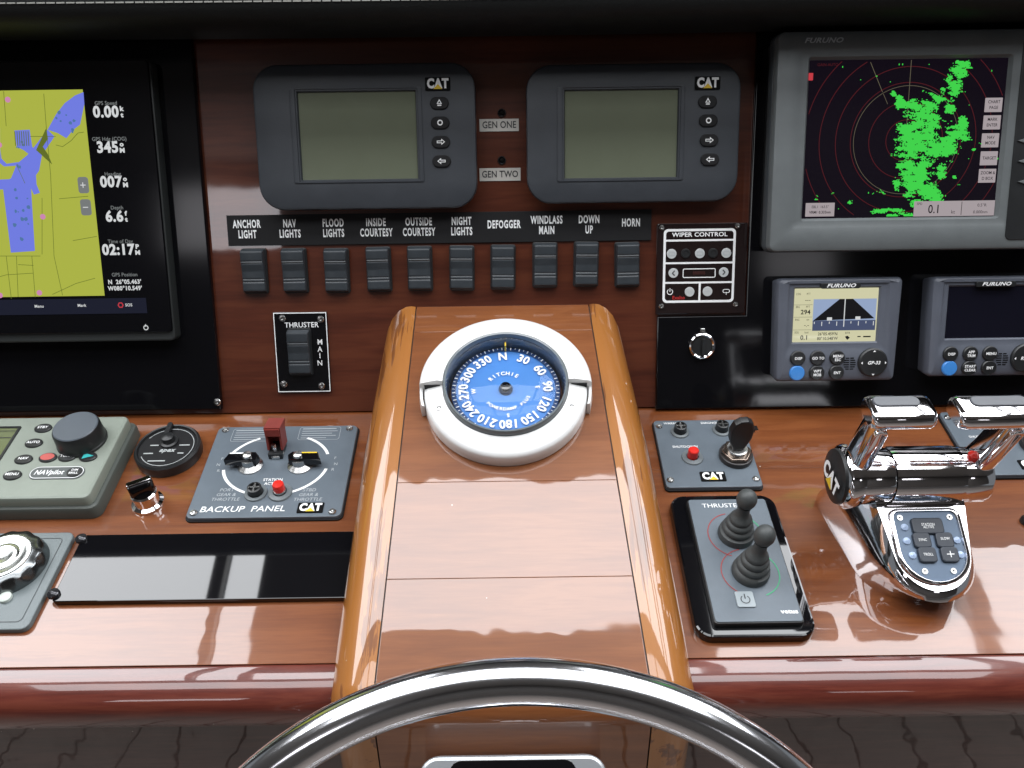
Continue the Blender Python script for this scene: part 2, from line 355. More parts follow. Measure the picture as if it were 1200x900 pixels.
# bullnose moulding along the front edge, then the shaded front face
def bull(x0, x1):
    pr = [(VF - 0.0006, -0.02), (VF - 0.0006, -0.0008), (VF - 0.0016, 0.0006)]; r = 0.031
    for i in range(0, 13):
        a = radians(90 + i * 98 / 12); ca_, sa_ = cos(a), sin(a); pr.append((VF - 0.004 - 1.18 * r * abs(ca_) ** .84 * (1 if ca_ < 0 else -1), -r + 0.0012 + r * (abs(sa_) ** .84) * (1 if sa_ > 0 else -1)))
    pr += [(VF - 0.034, -0.045), (VF - 0.028, -0.050), (VF - 0.0006, -0.05)]
    b = MB(); b.loft([[(x0, y, z) for y, z in pr], [(x1, y, z) for y, z in pr]], cap0=True); return b
for a in ((-1.0, -0.15), (0.15, 1.0)): bull(*a).build('edge_moulding', W_EDGE, deskroot)
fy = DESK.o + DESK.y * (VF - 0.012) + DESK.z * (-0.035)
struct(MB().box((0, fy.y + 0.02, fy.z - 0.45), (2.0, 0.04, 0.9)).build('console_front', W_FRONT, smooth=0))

# central pedestal
ped = bpy.data.objects.new('pedestal', None); COL.objects.link(ped); ped.matrix_world = PED.mat(); ped['kind'] = 'structure'
PL = 0.445
def seam_half(v):   # left, right seam positions along the pedestal (v<=0)
    k = min(1, -v / PL); return (-0.1135 - 0.0095 * k, 0.0940 + 0.0235 * k)
cuts = [0.0] + [PED.hit(590, y).y for y in (388, 564, 677)] + [-PL]
for v1, v0 in zip(cuts, cuts[1:]):
    a0, b0 = seam_half(v0); a1, b1 = seam_half(v1); g = 0.0007
    MB().prism([(a0 + g, v0 + 0.00006), (b0 - g, v0 + 0.00006), (b1 - g, v1 - 0.00006), (a1 + g, v1 - 0.00006)], -0.02, 0.0, 0.0004).build('board', W_PED, ped, smooth=0)
# nose of the pedestal: rounds over and drops to the floor
ncen = (-PL, -0.035)
def nose_path():
    p = [(-PL, 0.0)]
    for i in range(1, 9):
        a = radians(90 + i * (66) / 8); p.append((ncen[0] + 0.035 * cos(a), ncen[1] + 0.035 * sin(a)))
    d = Vector((-sin(radians(24)), -cos(radians(24))))    # world down in (y,z) of the pedestal frame
    e = Vector(p[-1]); p.append(tuple(e + d * 0.6)); return p
def centre_nose():
    a, b = seam_half(-PL); P = nose_path(); bb = MB()
    bb.loft([[(a + 0.0007, y - 0.0003, z - 0.0002) for y, z in P], [(b - 0.0007, y - 0.0003, z - 0.0002) for y, z in P]], cap1=False, closed=False); bb.f = [tuple(reversed(f)) for f in bb.f]; return bb
centre_nose().build('front_board', W_PED, ped)
def moulding(sg):
    stations = [(0.0, 0.0, None)] + [(-PL * k / 6, 0.0, None) for k in range(1, 7)]
    P = nose_path()
    sec = [(0.0, 0.0), (0.006, 0.0012), (0.014, 0.0), (0.024, -0.0035), (0.033, -0.010), (0.0400, -0.020), (0.0445, -0.033), (0.047, -0.050), (0.049, -0.070), (0.0505, -0.125)]
    rings = []
    def add(v, z, nv, nz, k, s_):
        e = seam_half(v)[0 if sg < 0 else 1] + sg * 0.0006
        rings.append([(e + sg * q[0] * s_, v + nv * q[1] * k, z + nz * q[1] * k) for q in sec])
    for i in range(0, 8):
        v = -PL * i / 7; s_ = 0.84 + 0.16 * min(1, i / 3)
        add(v, 0, 0, 1, 1, s_)
    n = len(P)
    for i in range(1, n):
        a = radians(90 + min(i, 8) * 66 / 8); add(P[i][0], P[i][1], cos(a), sin(a), 1, 1.0)
        if i == n - 1: pass
    b = MB(); b.loft(rings, cap1=False, closed=False)
    # seam_half clamps v, so the drop keeps its width
    if sg > 0: b.f = [tuple(reversed(f)) for f in b.f]
    b.f = b.f + []
    return b
for sg in (-1, 1): moulding(sg).build('corner_moulding', W_MLD, ped, smooth=60)
# dark core under the seams
a0, b0 = seam_half(-PL); a1, b1 = seam_half(0)
MB().prism([(a0 - 0.004, -PL), (b0 + 0.004, -PL), (b1 + 0.004, 0), (a1 - 0.004, 0)], -0.03, -0.0018).build('core', mat('seam_brown', (0.05, 0.02, 0.01), 0.5), ped, smooth=0)

# padded brow over the dashboard
def brow():
    H = 0.118; b = MB(); top = PANEL.hit(600, 24, H).y
    prof = [(0.0, top + 0.03), (0.03, top + 0.002), (H - 0.012, top), (H, top + 0.006), (H + 0.004, top + 0.02), (H + 0.002, top + 0.035), (H - 0.03, top + 0.065), (0, top + 0.09)]
    return b.loft([[(-1.0 + i * 0.1, q[1] - 0.003 * sin(pi * min(max((i - 4) / 12, 0), 1)) + 0.006, q[0]) for q in prof] for i in range(21)], cap0=True), H, top
bb, BH, BT = brow()
br = world(bb.build('padded_brow', LEATHER, smooth=50), PANEL); struct(br)
stp = MB()
v_st = BT + 0.0165
for i in range(150):
    x = -0.72 + i * 0.0097
    k = (x + 1.0) / 0.1
    dy = -0.003 * sin(pi * min(max((k - 4) / 12, 0), 1)) + 0.006
    stp.box((x, v_st + dy, BH + 0.0032), (0.0082, 0.0013, 0.0014))
so = stp.build('stitching', STITCH, br, smooth=0); so['kind'] = 'stuff'

# ================================================================== DASHBOARD OBJECTS
# --- left mounting panel
T = Thing('mounting_panel', 'glossy black acrylic mounting panel behind the chart plotter', 'mounting panel', PANEL, 100, 478)
ur = T.L(261, 470)[0]; yb = T.L(150, 480)[1]
MB().prism([(-0.75, yb), (ur, yb), (ur, yb + 0.47), (-0.75, yb + 0.47)], 0.0003, 0.008, 0.0015).build('panel_sheet', BLK_PANEL, T.e, smooth=20)
x, y = T.L(255, 471, .008); screw(T.e, x, y, 0.0081, 0.0045)

# --- chart plotter
H = 0.019
T = Thing('chart_plotter', 'large black chart plotter showing a yellow green and blue map with GPS figures', 'chart plotter', PANEL, 20, 400, h=0.0085)
cx, cy, w, h = T.R(-420, 72, 190, 404, H)
MB().prism(rrect(cx, cy, w, h, 0.006), 0, H - 0.003, 0.002).build('housing', mat('plotter_edge', (0.022, 0.025, 0.025), 0.45), T.e)
MB().prism(rrect(cx, cy + 0.0045, w - 0.004, h - 0.013, 0.004), H - 0.003, H + 0.0005, 0.0006).build('glass_front', BLK_PANEL, T.e)
Z = H + 0.0009
mx0, my0, mw, mh = T.R(-230, 107, 110, 349, Z); xr = mx0 + mw / 2; xl = mx0 - mw / 2; yt = my0 + mh / 2; ybm = my0 - mh / 2
MB().rect(xl, ybm, xr, yt, Z).build('map_land', E_LAND, T.e, smooth=0)
P = lambda x, y: T.L(x, y, Z)
b = MB(); z = Z + 0.0003
for poly in [[(3, 214), (15, 208), (28, 205), (36, 212), (41, 294), (13, 296)], [(12, 212), (20, 192), (32, 182), (42, 170), (50, 178), (46, 200), (36, 214)], [(-40, 212), (12, 210), (14, 222), (-40, 222)],
             [(56, 152), (66, 134), (76, 121), (88, 112), (98, 108), (99, 122), (94, 146), (86, 152), (78, 162), (68, 156)], [(42, 170), (56, 152), (64, 160), (52, 178)],
             [(17, 153), (35, 152), (38, 172), (46, 182), (36, 182), (28, 176), (20, 172)], [(0, 172), (2, 186), (8, 192), (22, 190), (22, 194), (5, 195), (-4, 188), (-4, 150), (0, 150)],
             [(33, 200), (42, 199), (43, 216), (47, 226), (40, 228), (34, 215)], [(-30, 230), (-8, 228), (-4, 300), (-26, 302)]]:
    b.flat([P(*q) for q in poly], z)
    z += 0.00002
b.build('map_water', E_WATER, T.e, smooth=0)
b = MB(); z = Z + 0.0009
for i in range(26):
    if i < 12: x, y = random.uniform(12, 37), random.uniform(222, 288)
    elif i < 20: x, y = random.uniform(66, 88), random.uniform(132, 156)
    else: x, y = random.uniform(20, 44), random.uniform(160, 210)
    p = P(x, y); r = random.uniform(.0012, .0035); b.flat([(p[0] + r * random.uniform(.5, 1) * cos(a * pi / 3), p[1] + r * random.uniform(.5, 1) * sin(a * pi / 3)) for a in range(6)], z + i * 0.00001)
b.build('map_depth_patches', E_DEEP, T.e, smooth=0)['kind'] = 'stuff'
b = MB(); z = Z + 0.0012
for ln in [[(0, 300), (48, 300)], [(8, 300), (14, 350)], [(20, 300), (22, 348)], [(38, 300), (42, 348)], [(22, 310), (40, 311)], [(52, 110), (55, 150), (60, 205), (64, 300), (74, 346)], [(62, 345), (90, 332), (112, 326)],
           [(66, 170), (74, 172), (84, 165), (92, 156), (99, 155)], [(70, 233), (104, 230)], [(86, 282), (114, 277)], [(50, 232), (50, 298)], [(5, 107), (8, 148)], [(-20, 330), (8, 322), (40, 320)], [(20, 193), (30, 215)], [(36, 160), (66, 160)]]:
    b.pline([P(*q) for q in ln], 0.0006, z)
for i in range(7): q = 18 + i * 2.6; b.line(P(q, 154), P(q + 1, 171), 0.0009, z)
b.flat([P(43, 176), (P(55, 150)[0], P(55, 150)[1]), P(57, 163), P(51, 172), P(57, 181), P(62, 193)], z + 0.0001)
b.build('map_lines', E_LINE, T.e, smooth=0)
for (x, y) in [(10, 117), (51, 254), (47, 343), (1, 346), (0, 170)]: MB().flat(circ(*P(x, y), 0.0032, 12), Z + 0.0015).build('map_marker', E_PINK, T.e, smooth=0)
b = MB()
b.prism(rrect(*P(98, 217), 0.0115, 0.018, 0.003), Z, Z + 0.0012); zb2 = MB().prism(rrect(*P(101, 243), 0.0115, 0.018, 0.003), Z, Z + 0.0012).build('zoom_button', E_GREY, T.e, smooth=0)
zb = b.build('zoom_button', E_GREY, T.e, smooth=0)
p = P(98, 217); q = P(101, 243); b = MB(); b.rect(p[0] - .003, p[1] - .0005, p[0] + .003, p[1] + .0005, Z + .0015).rect(p[0] - .0005, p[1] - .003, p[0] + .0005, p[1] + .003, Z + .0016)
b.build('zoom_symbol', E_WHITE, zb, smooth=0); MB().rect(q[0] - .003, q[1] - .0005, q[0] + .003, q[1] + .0005, Z + .0015).build('zoom_symbol', E_WHITE, zb2, smooth=0)
y0 = T.L(100, 350, Z)[1]; y1 = T.L(100, 368, Z)[1]; xq = T.L(172, 360, Z)[0]
MB().rect(xl, y1, xq, y0, Z).build('menu_bar', E_BAR, T.e, smooth=0)
b = MB()
for (t, x, y, s_) in [('GPS Speed', 124, 121, 3.7), ('GPS Hdg (COG)', 128, 163, 3.7), ('Heading', 132, 204, 3.7), ('Depth', 137, 243.5, 3.7), ('Time of Day', 141, 283, 3.7), ('GPS Position', 146, 322, 3.7)]:
    MB().text(t, .0043, *P(x, y), Z, sx=0.95, bold=.01).build('caption', E_GREY, T.e, smooth=0)
for (t, u1, u2, x, y) in [('0.00', 'k', 't', 124, 131.5), ('345', 'o', 'M', 126, 173), ('007', 'o', 'M', 130, 213.5), ('6.6', 'f', 't', 134, 254), ('02:17', 'P', 'M', 138.5, 293)]:
    p = P(x, y); wid = len(t.replace('.', '').replace(':', '')) * 0.0088 + (0.003 if '.' in t or ':' in t else 0)
    MB().text(t, .0122, *p, Z, sx=0.92, bold=0.04).text(u1, .0050, p[0] + wid / 2 + .0030, p[1] + .0034, Z, sx=1.1, bold=0.05).text(u2, .0050, p[0] + wid / 2 + .0030, p[1] - .0034, Z, sx=1.1, bold=0.05).build('readout', E_WHITE, T.e, smooth=0)
MB().text("N  26°05.463'", .0050, *P(146, 330.5), Z, sx=0.92, bold=.035).text("W080°10.549'", .0050, *P(146.5, 338), Z, sx=0.92, bold=.035).build('readout', E_WHITE, T.e, smooth=0)
for t_, x_, y_ in (('Menu', 46, 359), ('Mark', 96, 358), ('SOS', 151, 357.5)): MB().text(t_, .0034, *P(x_, y_), Z + .0003, bold=.02).build('menu_word', E_WHITE, T.e, smooth=0)
p = P(171, 384); b.ring(circ(*p, .0030, 20), circ(*p, .0020, 20), Z).rect(p[0] - .0004, p[1] + .001, p[0] + .0004, p[1] + .0042, Z + .0002)
b.build('power_symbol', E_WHITE, T.e, smooth=0)
p = P(141.5, 357.5); MB().ring(circ(*p, .0036, 6), circ(*p, .0022, 6), Z + .0003).build('distress_symbol', E_RED, T.e, smooth=0)

# --- two engine displays
def engine_display(label, rc, sc, bx, bys, logo):
    H = 0.026
    T = Thing('engine_display', label, 'display', PANEL, (rc[0] + rc[2]) / 2, (rc[1] + rc[3]) / 2, group='grey engine displays above the switches')
    R = T.R(*rc, H); s = T.R(*sc, H)
    o = rrect(*R, 0.028, 8); i = rrect(*s, 0.001, 8)
    b = MB(); RR = lambda q, z: [(x, y, z) for x, y in q]
    b.loft([RR(inset(o, .004), 0.0003), RR(inset(o, .003), H - .012), RR(o, H - .010), RR(o, H - .0035), RR(inset(o, .001), H - .001), RR(inset(o, .0035), H), RR(i, H), RR(inset(i, .0006), H - .0012), RR(inset(i, .0012), H - .004)], cap1=False)
    b.build('housing', BEZEL, T.e)
    # raised lip left of the window
    MB().bezel(rrect(s[0] - .0008, s[1], s[2] + .014, s[3] + .006, .002), rrect(s[0], s[1], s[2] + .004, s[3] + .004, .001), H, H + .0012, H, .0006).build('window_lip', BEZEL, T.e)
    MB().prism(rrect(s[0], s[1], s[2] - .001, s[3] - .001, .0005), H - .006, H - .0032).build('screen', LCD, T.e, smooth=0)
    for k, y in enumerate(bys):
        x_, y_ = T.L(bx + k * 0.9, y, H)
        bt = MB().prism(rrect(x_, y_, .021, .0135, .0067, 6), H, H + .0022, .0010).build('button', BLK_MATT, T.e)
        m = MB(); zz = H + .0025
        if k == 0: m.ring([(x_ - .003, y_ - .001), (x_ + .003, y_ - .001), (x_, y_ + .0042)], [(x_ - .0015, y_ - .0002), (x_ + .0015, y_ - .0002), (x_, y_ + .0022)], zz).rect(x_ - .0022, y_ - .0032, x_ + .0022, y_ - .0018, zz)
        elif k == 1: m.ring(circ(x_, y_, .0032, 16), circ(x_, y_, .0018, 16), zz)
        else:
            s_ = 1 if k == 2 else -1
            a = [(x_ - .0045 * s_, y_ + .0014), (x_ + .0005 * s_, y_ + .0014), (x_ + .0005 * s_, y_ + .0034), (x_ + .0048 * s_, y_), (x_ + .0005 * s_, y_ - .0034), (x_ + .0005 * s_, y_ - .0014), (x_ - .0045 * s_, y_ - .0014)]
            m.ring(a, inset(a, .0008), zz)
        m.build('symbol', PRINT, bt, smooth=0)
    x_, y_ = T.L(*logo, H); cat_logo(T, x_, y_, H + .001, .025)
engine_display('grey engine display left of the GEN ONE label, blank screen', (299, 74, 558, 245), (350, 106, 489, 211), 515, (121, 144, 166.5, 189), (513, 98.5))
engine_display('grey engine display right of the GEN ONE label, blank screen', (617, 74, 867, 237), (661, 104, 795, 209), 829, (119.5, 141.5, 164.5, 187), (829, 97.5))

# --- generator labels and their small push buttons
for t, rc, nm in (('GEN ONE', (562, 139.5, 608, 154), 'upper'), ('GEN TWO', (562, 197, 610, 212), 'lower')):
    T = Thing('label_plate', 'small pale %s label, the %s of two between the displays' % (t, nm), 'label', PANEL, 585, (rc[1] + rc[3]) / 2, group='generator labels between the displays')
    MB().prism(rrect(*T.R(*rc), .0003), .0003, .0012).build('plate', PAPER, T.e, smooth=0)
    MB().text(t, .0078, *T.L((rc[0] + rc[2]) / 2, (rc[1] + rc[3]) / 2), .0016, sx=.82, bold=.012).build('lettering', PRINTD, T.e, smooth=0)
for y, nm in ((132.5, 'GEN ONE'), (188, 'GEN TWO')):
    T = Thing('indicator_light', 'tiny black round indicator just above the %s label' % nm, 'indicator light', PANEL, 588, y, group='unlit indicators above the generator labels')
    MB().lathe([(.0048, 0.0003), (.0048, .002), (.0036, .003), (.0030, .0012)], 0, 0, 18).build('collar', BLK, T.e)
    MB().lathe([(.0030, 0.001), (.0025, .0022), (.0001, .003)], 0, 0, 16).build('lens', DARKVOID, T.e)

# --- legend strip
T = Thing('legend_strip', 'long black strip with white switch names above the rocker switches', 'sign', PANEL, 514, 267)
l, t_ = T.L(266, 256); r_, _ = T.L(763, 262); b_ = T.L(514, 285)[1]; t_ = T.L(514, 249)[1]
MB().prism([(l, b_), (r_, b_), (r_, t_), (l, t_)], .0003, .0022, .0004).build('strip', BLK_MATT, T.e, smooth=0)
yA = T.L(540, 259.5)[1]; yB = T.L(540, 271.5)[1]; yM = (yA + yB) / 2
NAMES = [(290, 'ANCHOR', 'LIGHT'), (340, 'NAV', 'LIGHTS'), (391, 'FLOOD', 'LIGHTS'), (441, 'INSIDE', 'COURTESY'), (491, 'OUTSIDE', 'COURTESY'), (541, 'NIGHT', 'LIGHTS'), (590.5, 'DEFOGGER', None), (640.5, 'WINDLASS', 'MAIN'), (690, 'DOWN', 'UP'), (739, 'HORN', None)]
for x, a, c in NAMES:
    u = T.L(x, 265)[0]; b = MB()
    if c: b.text(a, .0092, u, yA, .0027, sx=.54, bold=.034, sp=1.17).text(c, .0092, u, yB, .0027, sx=.54, bold=.034, sp=1.17)
    else: b.text(a, .0092, u, yM + .0015, .0027, sx=.54, bold=.034, sp=1.17)
    b.build('lettering', PRINT, T.e, smooth=0)

# --- rocker switches
def rocker(W_, H_, prot=0.013):
    pr = [(-H_ / 2, 0)]; N_ = 44
    for i in range(N_ + 1):
        s_ = -1 + 2 * i / N_; y = s_ * H_ / 2 * 0.99
        z = prot * (0.74 + 0.16 * s_ - 0.16 * (1 - abs(s_)) - 0.14 * max(0, s_ - .45) / .55) * (1 - max(0, abs(s_) - .90) * 4.5)
        for g in (0.30, 0.37, 0.44, -0.36, -0.43, -0.50):
            if abs(s_ - g) < 0.016: z -= 0.0007
        pr.append((y, z))
    pr.append((H_ / 2, 0)); b = MB(); bv = .0022
    rings = []
    for x, k in ((-W_ / 2, .82), (-W_ / 2 + bv * .4, .95), (-W_ / 2 + bv, 1.0), (W_ / 2 - bv, 1.0), (W_ / 2 - bv * .4, .95), (W_ / 2, .82)):
        rings.append([(x, y * (1 - (1 - k) * .06), z * k) for y, z in pr])
    b.loft(rings, cap0=True); b.f = [tuple(reversed(f)) for f in b.f]; return b
sw_x = [(299.5, 317.5), (346.5, 317), (395.5, 317), (444.5, 315.5), (492.5, 314.5), (541.5, 314), (589.5, 313), (638.5, 310.5), (686.5, 309.5), (734.5, 310)]
proto = None
for k, (px, py) in enumerate(sw_x):
    nm = ' '.join(q for q in NAMES[k][1:] if q)
    lab = 'black ribbed rocker switch under the %s lettering' % nm
    if proto is None:
        T = Thing('rocker_switch', lab, 'rocker switch', PANEL, px, py, group='rocker switches in a row under the legend strip')
        MB().bezel(rrect(0, 0, .0300, .0535, .003), rrect(0, 0, .0266, .0500, .002), .0003, .0030, .0003, .0008).build('switch_frame', BLK, T.e)
        rocker(.0268, .0515, .0195).build('rocker', SWITCH, T.e, smooth=30); proto = T.e
    else:
        o = copy_tree(proto); o['label'] = lab; c = PANEL.hit(px, py); o.matrix_world = PANEL.mat(c.x, c.y, 0) @ Matrix.Rotation(radians(random.uniform(-1.1, 1.1)), 4, 'Z')
        o.children[1].rotation_euler.x = radians(random.uniform(-1.8, 1.8))
        if k in (8,):   # pressed the other way
            pass

# --- thruster main switch
T = Thing('thruster_switch_plate', 'black THRUSTER MAIN plate with white border and one rocker', 'switch plate', PANEL, 354, 412)
R = T.R(323.5, 365.5, 386, 459)
MB().prism(rrect(*R, .0008), .0003, .0030, .0005).build('plate', BLK_GLOSS, T.e, smooth=0)
MB().ring(rrect(R[0], R[1], R[2] - .001, R[3] - .001, .0005), rrect(R[0], R[1], R[2] - .0030, R[3] - .0030, .0004), .0034).build('border', PRINT, T.e, smooth=0)
b = MB().text('THRUSTER', .0064, *T.L(353.5, 381, .003), .0034, sx=.95, bold=.012)
for c, y in zip('MAIN', (401, 409.5, 417, 425.5)): b.text(c, .0066, *T.L(375, y, .003), .0034, sx=.95, bold=.012)
b.build('lettering', PRINT, T.e, smooth=0)
for (x, y) in ((331, 373), (376, 374), (333, 450), (377, 452)): screw(T.e, *T.L(x, y, .003), .0032, .0042)
rk = rocker(.0262, .0545, .0165); x, y = T.L(352, 412.5, .003); rk.v = [(p[0] + x, p[1] + y, p[2] + .003) for p in rk.v]; rk.build('rocker', SWITCH, T.e, smooth=30)
MB().prism(rrect(x, y, .029, .058, .003), .003, .0042, .0005).build('switch_frame', BLK, T.e)

# --- wiper control
T = Thing('wiper_control', 'small WIPER CONTROL panel with white outlined round buttons and four screws', 'control panel', PANEL, 820, 312)
MB().prism(rrect(*T.R(768.5, 261.5, 873, 367.5), .002), .0003, .0060, .0012).build('plate', mat('smoked_acrylic', (0.016, 0.010, 0.010), 0.06, coat=.5), T.e)
zz = .0064; Lp = lambda x, y: T.L(x, y, .006)
b = MB(); R = T.R(777, 268, 861, 354.5, .006); b.ring(rrect(*R, .005), rrect(R[0], R[1], R[2] - .0056, R[3] - .0056, .0035), zz)
xa = R[0] - R[2] / 2 + .0028; xb = R[0] + R[2] / 2 - .0028
for y in (281.5, 308, 331): yy = Lp(820, y)[1]; b.rect(xa, yy - .0011, xb, yy + .0011, zz + .00003)
xm, y1 = Lp(820, 331); y2 = R[1] - R[3] / 2 + .0028; b.rect(xm - .0012, y2, xm + .0012, y1 - .0011, zz + .00003)
R2 = T.R(800, 314.5, 838.5, 325.5, .006); b.ring(rrect(*R2, .002), rrect(R2[0], R2[1], R2[2] - .002, R2[3] - .002, .001), zz)
b.text('WIPER CONTROL', .0050, *Lp(820, 275), zz, sx=1.15, bold=.02)
p = Lp(785, 342); b.lathe([(.0036, zz), (.0028, zz)], p[0], p[1], 20, radians(120), radians(420)).rect(p[0] - .0004, p[1], p[0] + .0004, p[1] + .0045, zz)
p = Lp(851, 341); b.ring(rrect(p[0], p[1], .0085, .0045, .002), rrect(p[0], p[1], .0068, .0030, .0012), zz).rect(p[0] - .0004, p[1] - .0045, p[0] + .0004, p[1] - .001, zz)
b.build('white_print', PRINT, T.e, smooth=0)
MB().text('Exalto', .0042, *Lp(795, 349), zz, sx=1.0, bold=.02).build('red_lettering', REDP, T.e, smooth=0)
MB().text('888888', .0040, *Lp(819, 320), zz, sx=.9).build('dim_digits', mat('dim_red_digits', (0.06, 0.012, 0.01), 0.5), T.e, smooth=0)
for (x, y, g) in ((787, 297.5, 'w'), (820, 297, 'w'), (851, 296.5, 'w'), (789, 320, '<'), (848, 319, '>'), (808, 342, 'o'), (829, 341.5, 'o')):
    p = Lp(x, y); bt = MB().prism(circ(*p, .0058, 24), .006, .0072, .0005).build('button', mat('pale_button', (.5, .52, .52), .4), T.e)
    m = MB()
    if g in '<>': s_ = 1 if g == '>' else -1; m.pline([(p[0] - .0014 * s_, p[1] + .0028), (p[0] + .0014 * s_, p[1]), (p[0] - .0014 * s_, p[1] - .0028)], .0012, .0075)
    elif g == 'w': m.ring(rrect(*p, .0075, .0045, .0018), rrect(*p, .0062, .0033, .0012), .0075)
    else: m.text('AUTO', .0016, *p, .0075)
    m.build('symbol', PRINTG if g != '<' and g != '>' else PRINTD, bt, smooth=0)
for (x, y) in ((803.5, 297), (835.5, 296.5)):
    p = Lp(x, y); MB().lathe([(.0058, .006), (.0055, .0072), (.0040, .0074), (.0035, .0064), (.0001, .0064)], *p, 20).build('dark_button', BLK, T.e)
for (x, y) in ((775.5, 266.5), (864.5, 264.5), (775, 359), (862, 356.5)): screw(T.e, *Lp(x, y), .0062, .0032)

# --- right mounting panel (L-shaped sheet)
T = Thing('mounting_panel', 'glossy black acrylic mounting panel behind the radar and navigators, stepped at left', 'mounting panel', PANEL, 1000, 475)
p = T.L
xl0 = p(768.5, 420)[0]; xl1 = p(877.5, 250)[0]; yb = p(1000, 475)[1]; ys = p(820, 370)[1]
MB().prism([(xl0, yb), (xl0 + 1.0, yb), (xl0 + 1.0, yb + .47), (xl1, yb + .47), (xl1, ys), (xl0, ys)], .0003, .007, .0015).build('panel_sheet', BLK_PANEL, T.e, smooth=20)

T = Thing('key_switch', 'chrome ringed key switch on the black panel below the wiper control', 'key switch', PANEL, 822, 405, h=.007)
MB().lathe([(.0155, .0002), (.0160, .002), (.0155, .0046), (.0140, .0056), (.0122, .0044), (.0120, .0015)], 0, 0, 36).build('ring', CHROME, T.e)
MB().lathe([(.0122, .001), (.0118, .0035), (.0001, .0040)], 0, 0, 30).build('barrel', BLK, T.e)
MB().box((.001, -.001, .0055), (.0035, .019, .005)).build('grip', BLK, T.e, smooth=0)
MB().prism(rrect(0, .0175, .006, .008, .001), .0002, .005, .0008).build('index_tab', STEELB, T.e)

# --- radar display
H = 0.050
T = Thing('radar_display', 'big grey radar display with green echoes and red range rings', 'radar', PANEL, 1050, 298, h=.0073)
F0 = T.R(907, 34, 1262, 293, H); SC = T.R(945, 69, 1174, 254.5, H - .004)
o = rrect(*F0, .008, 6); R_ = lambda q, z: [(x, y, z) for x, y in q]
MB().prism(inset(o, .004), .0002, .024, .001).build('rear_housing', BLK, T.e)
MB().prism(inset(o, -.001), .0245, .037, .003).build('middle_housing', RADARD, T.e)
inn = rrect(SC[0] - .001, SC[1] - .001, SC[2] + .026, SC[3] + .020, .006, 6); scr = rrect(SC[0], SC[1], SC[2], SC[3], .0008, 6)
b = MB(); b.loft([R_(o, .0375), R_(o, H - .004), R_(inset(o, .0012), H - .0012), R_(inset(o, .004), H), R_(inn, H), R_(inset(inn, .0015), H - .0006), R_(inset(scr, -.0030), H - .0012), R_(scr, H - .006)], cap1=False)
b.build('front_bezel', RADARG, T.e)
Z = H - .0058; P = lambda x, y: T.L(x, y, Z)
MB().rect(SC[0] - SC[2] / 2 - .001, SC[1] - SC[3] / 2 - .001, SC[0] + SC[2] / 2 + .001, SC[1] + SC[3] / 2 + .001, Z).build('screen', E_BLACK, T.e, smooth=0)
cx, cy = P(1061, 164.5); k = (P(1161, 164.5)[0] - cx) / 100
x0, x1, y0, y1 = SC[0] - SC[2] / 2 + .001, SC[0] + SC[2] / 2 - .001, SC[1] - SC[3] / 2 + .001, SC[1] + SC[3] / 2 - .001
b = MB()
for r in (23, 43, 64.5, 82, 101, 119):
    n = 120
    for i in range(n):
        a = 2 * pi * i / n; c = 2 * pi * (i + 1) / n; q = (cx + r * k * cos(a), cy + r * k * sin(a)); q2 = (cx + r * k * cos(c), cy + r * k * sin(c))
        if all(x0 < t[0] < x1 and y0 < t[1] < y1 for t in (q, q2)): b.line(q, q2, .0008, Z + .0003 + .0000001 * i)
b.build('range_rings', E_RING, T.e, smooth=0)
b = MB(); b.line((cx, cy), (cx, y1), .0006, Z + .0004).line(P(1034, 108), P(1020, 73), .0006, Z + .0004).line(P(1040, 122), P(1035, 110), .0005, Z + .0004)
r = 61
for i in range(60):
    a = 2 * pi * i / 60; c = 2 * pi * (i + 1) / 60; b.line((cx + r * k * cos(a), cy + r * k * sin(a)), (cx + r * k * cos(c), cy + r * k * sin(c)), .0005, Z + .0004)
b.build('heading_line', emi('radar_dim_line', (0.16, 0.14, 0.09), .8), T.e, smooth=0)
# echoes: a field of anisotropic blobs sampled on a fine grid
blobs = [(1068, 128, 12, 8), (1052, 124, 8, 7), (1082, 140, 16, 20), (1075, 165, 26, 28), (1062, 160, 14, 20), (1075, 200, 19, 20), (1100, 172, 22, 14), (1118, 160, 14, 14), (1075, 218, 10, 14), (1118, 88, 9, 10), (1114, 105, 8, 10), (1124, 84, 6, 6), (1107, 95, 4, 5), (1110, 128, 8, 8),
         (1106, 200, 5, 9), (1103, 230, 8, 7), (1080, 235, 7, 5), (1045, 245, 18, 3), (1095, 120, 8, 5), (1000, 235, 3, 2), (1043, 112, 3, 3), (1122, 207, 2, 2), (1127, 217, 2, 2), (1060, 250, 14, 3), (1100, 112, 3, 5), (1142, 175, 2, 2), (1055, 215, 4, 6), (1126, 150, 6, 10), (1088, 222, 14, 10)]
b = MB(); NX, NY = 230, 190
sx_ = (x1 - x0) / NX; sy_ = (y1 - y0) / NY
def fieldf(x, y):
    u = (x - cx) / k; v = (y - cy) / k; PX_, PY_ = 1061 + u, 164.5 - v; f = -0.22
    for (bx, by, rx, ry) in blobs:
        d = ((PX_ - bx) / rx) ** 2 + ((PY_ - by) / ry) ** 2
        if d < 6: f = max(f, 1.05 - d * .50)
    if PX_ < 1049 and PY_ < 215 and PY_ > 118: f -= (1049 - PX_) * .09
    f += 0.9 * (noise.fractal(Vector((u * .075 + v * .03, v * .16, 3.1)), 1.0, 2.0, 4)) + 0.55 * noise.noise(Vector((u * .55, v * .7, 9)))
    return f
idx = {}
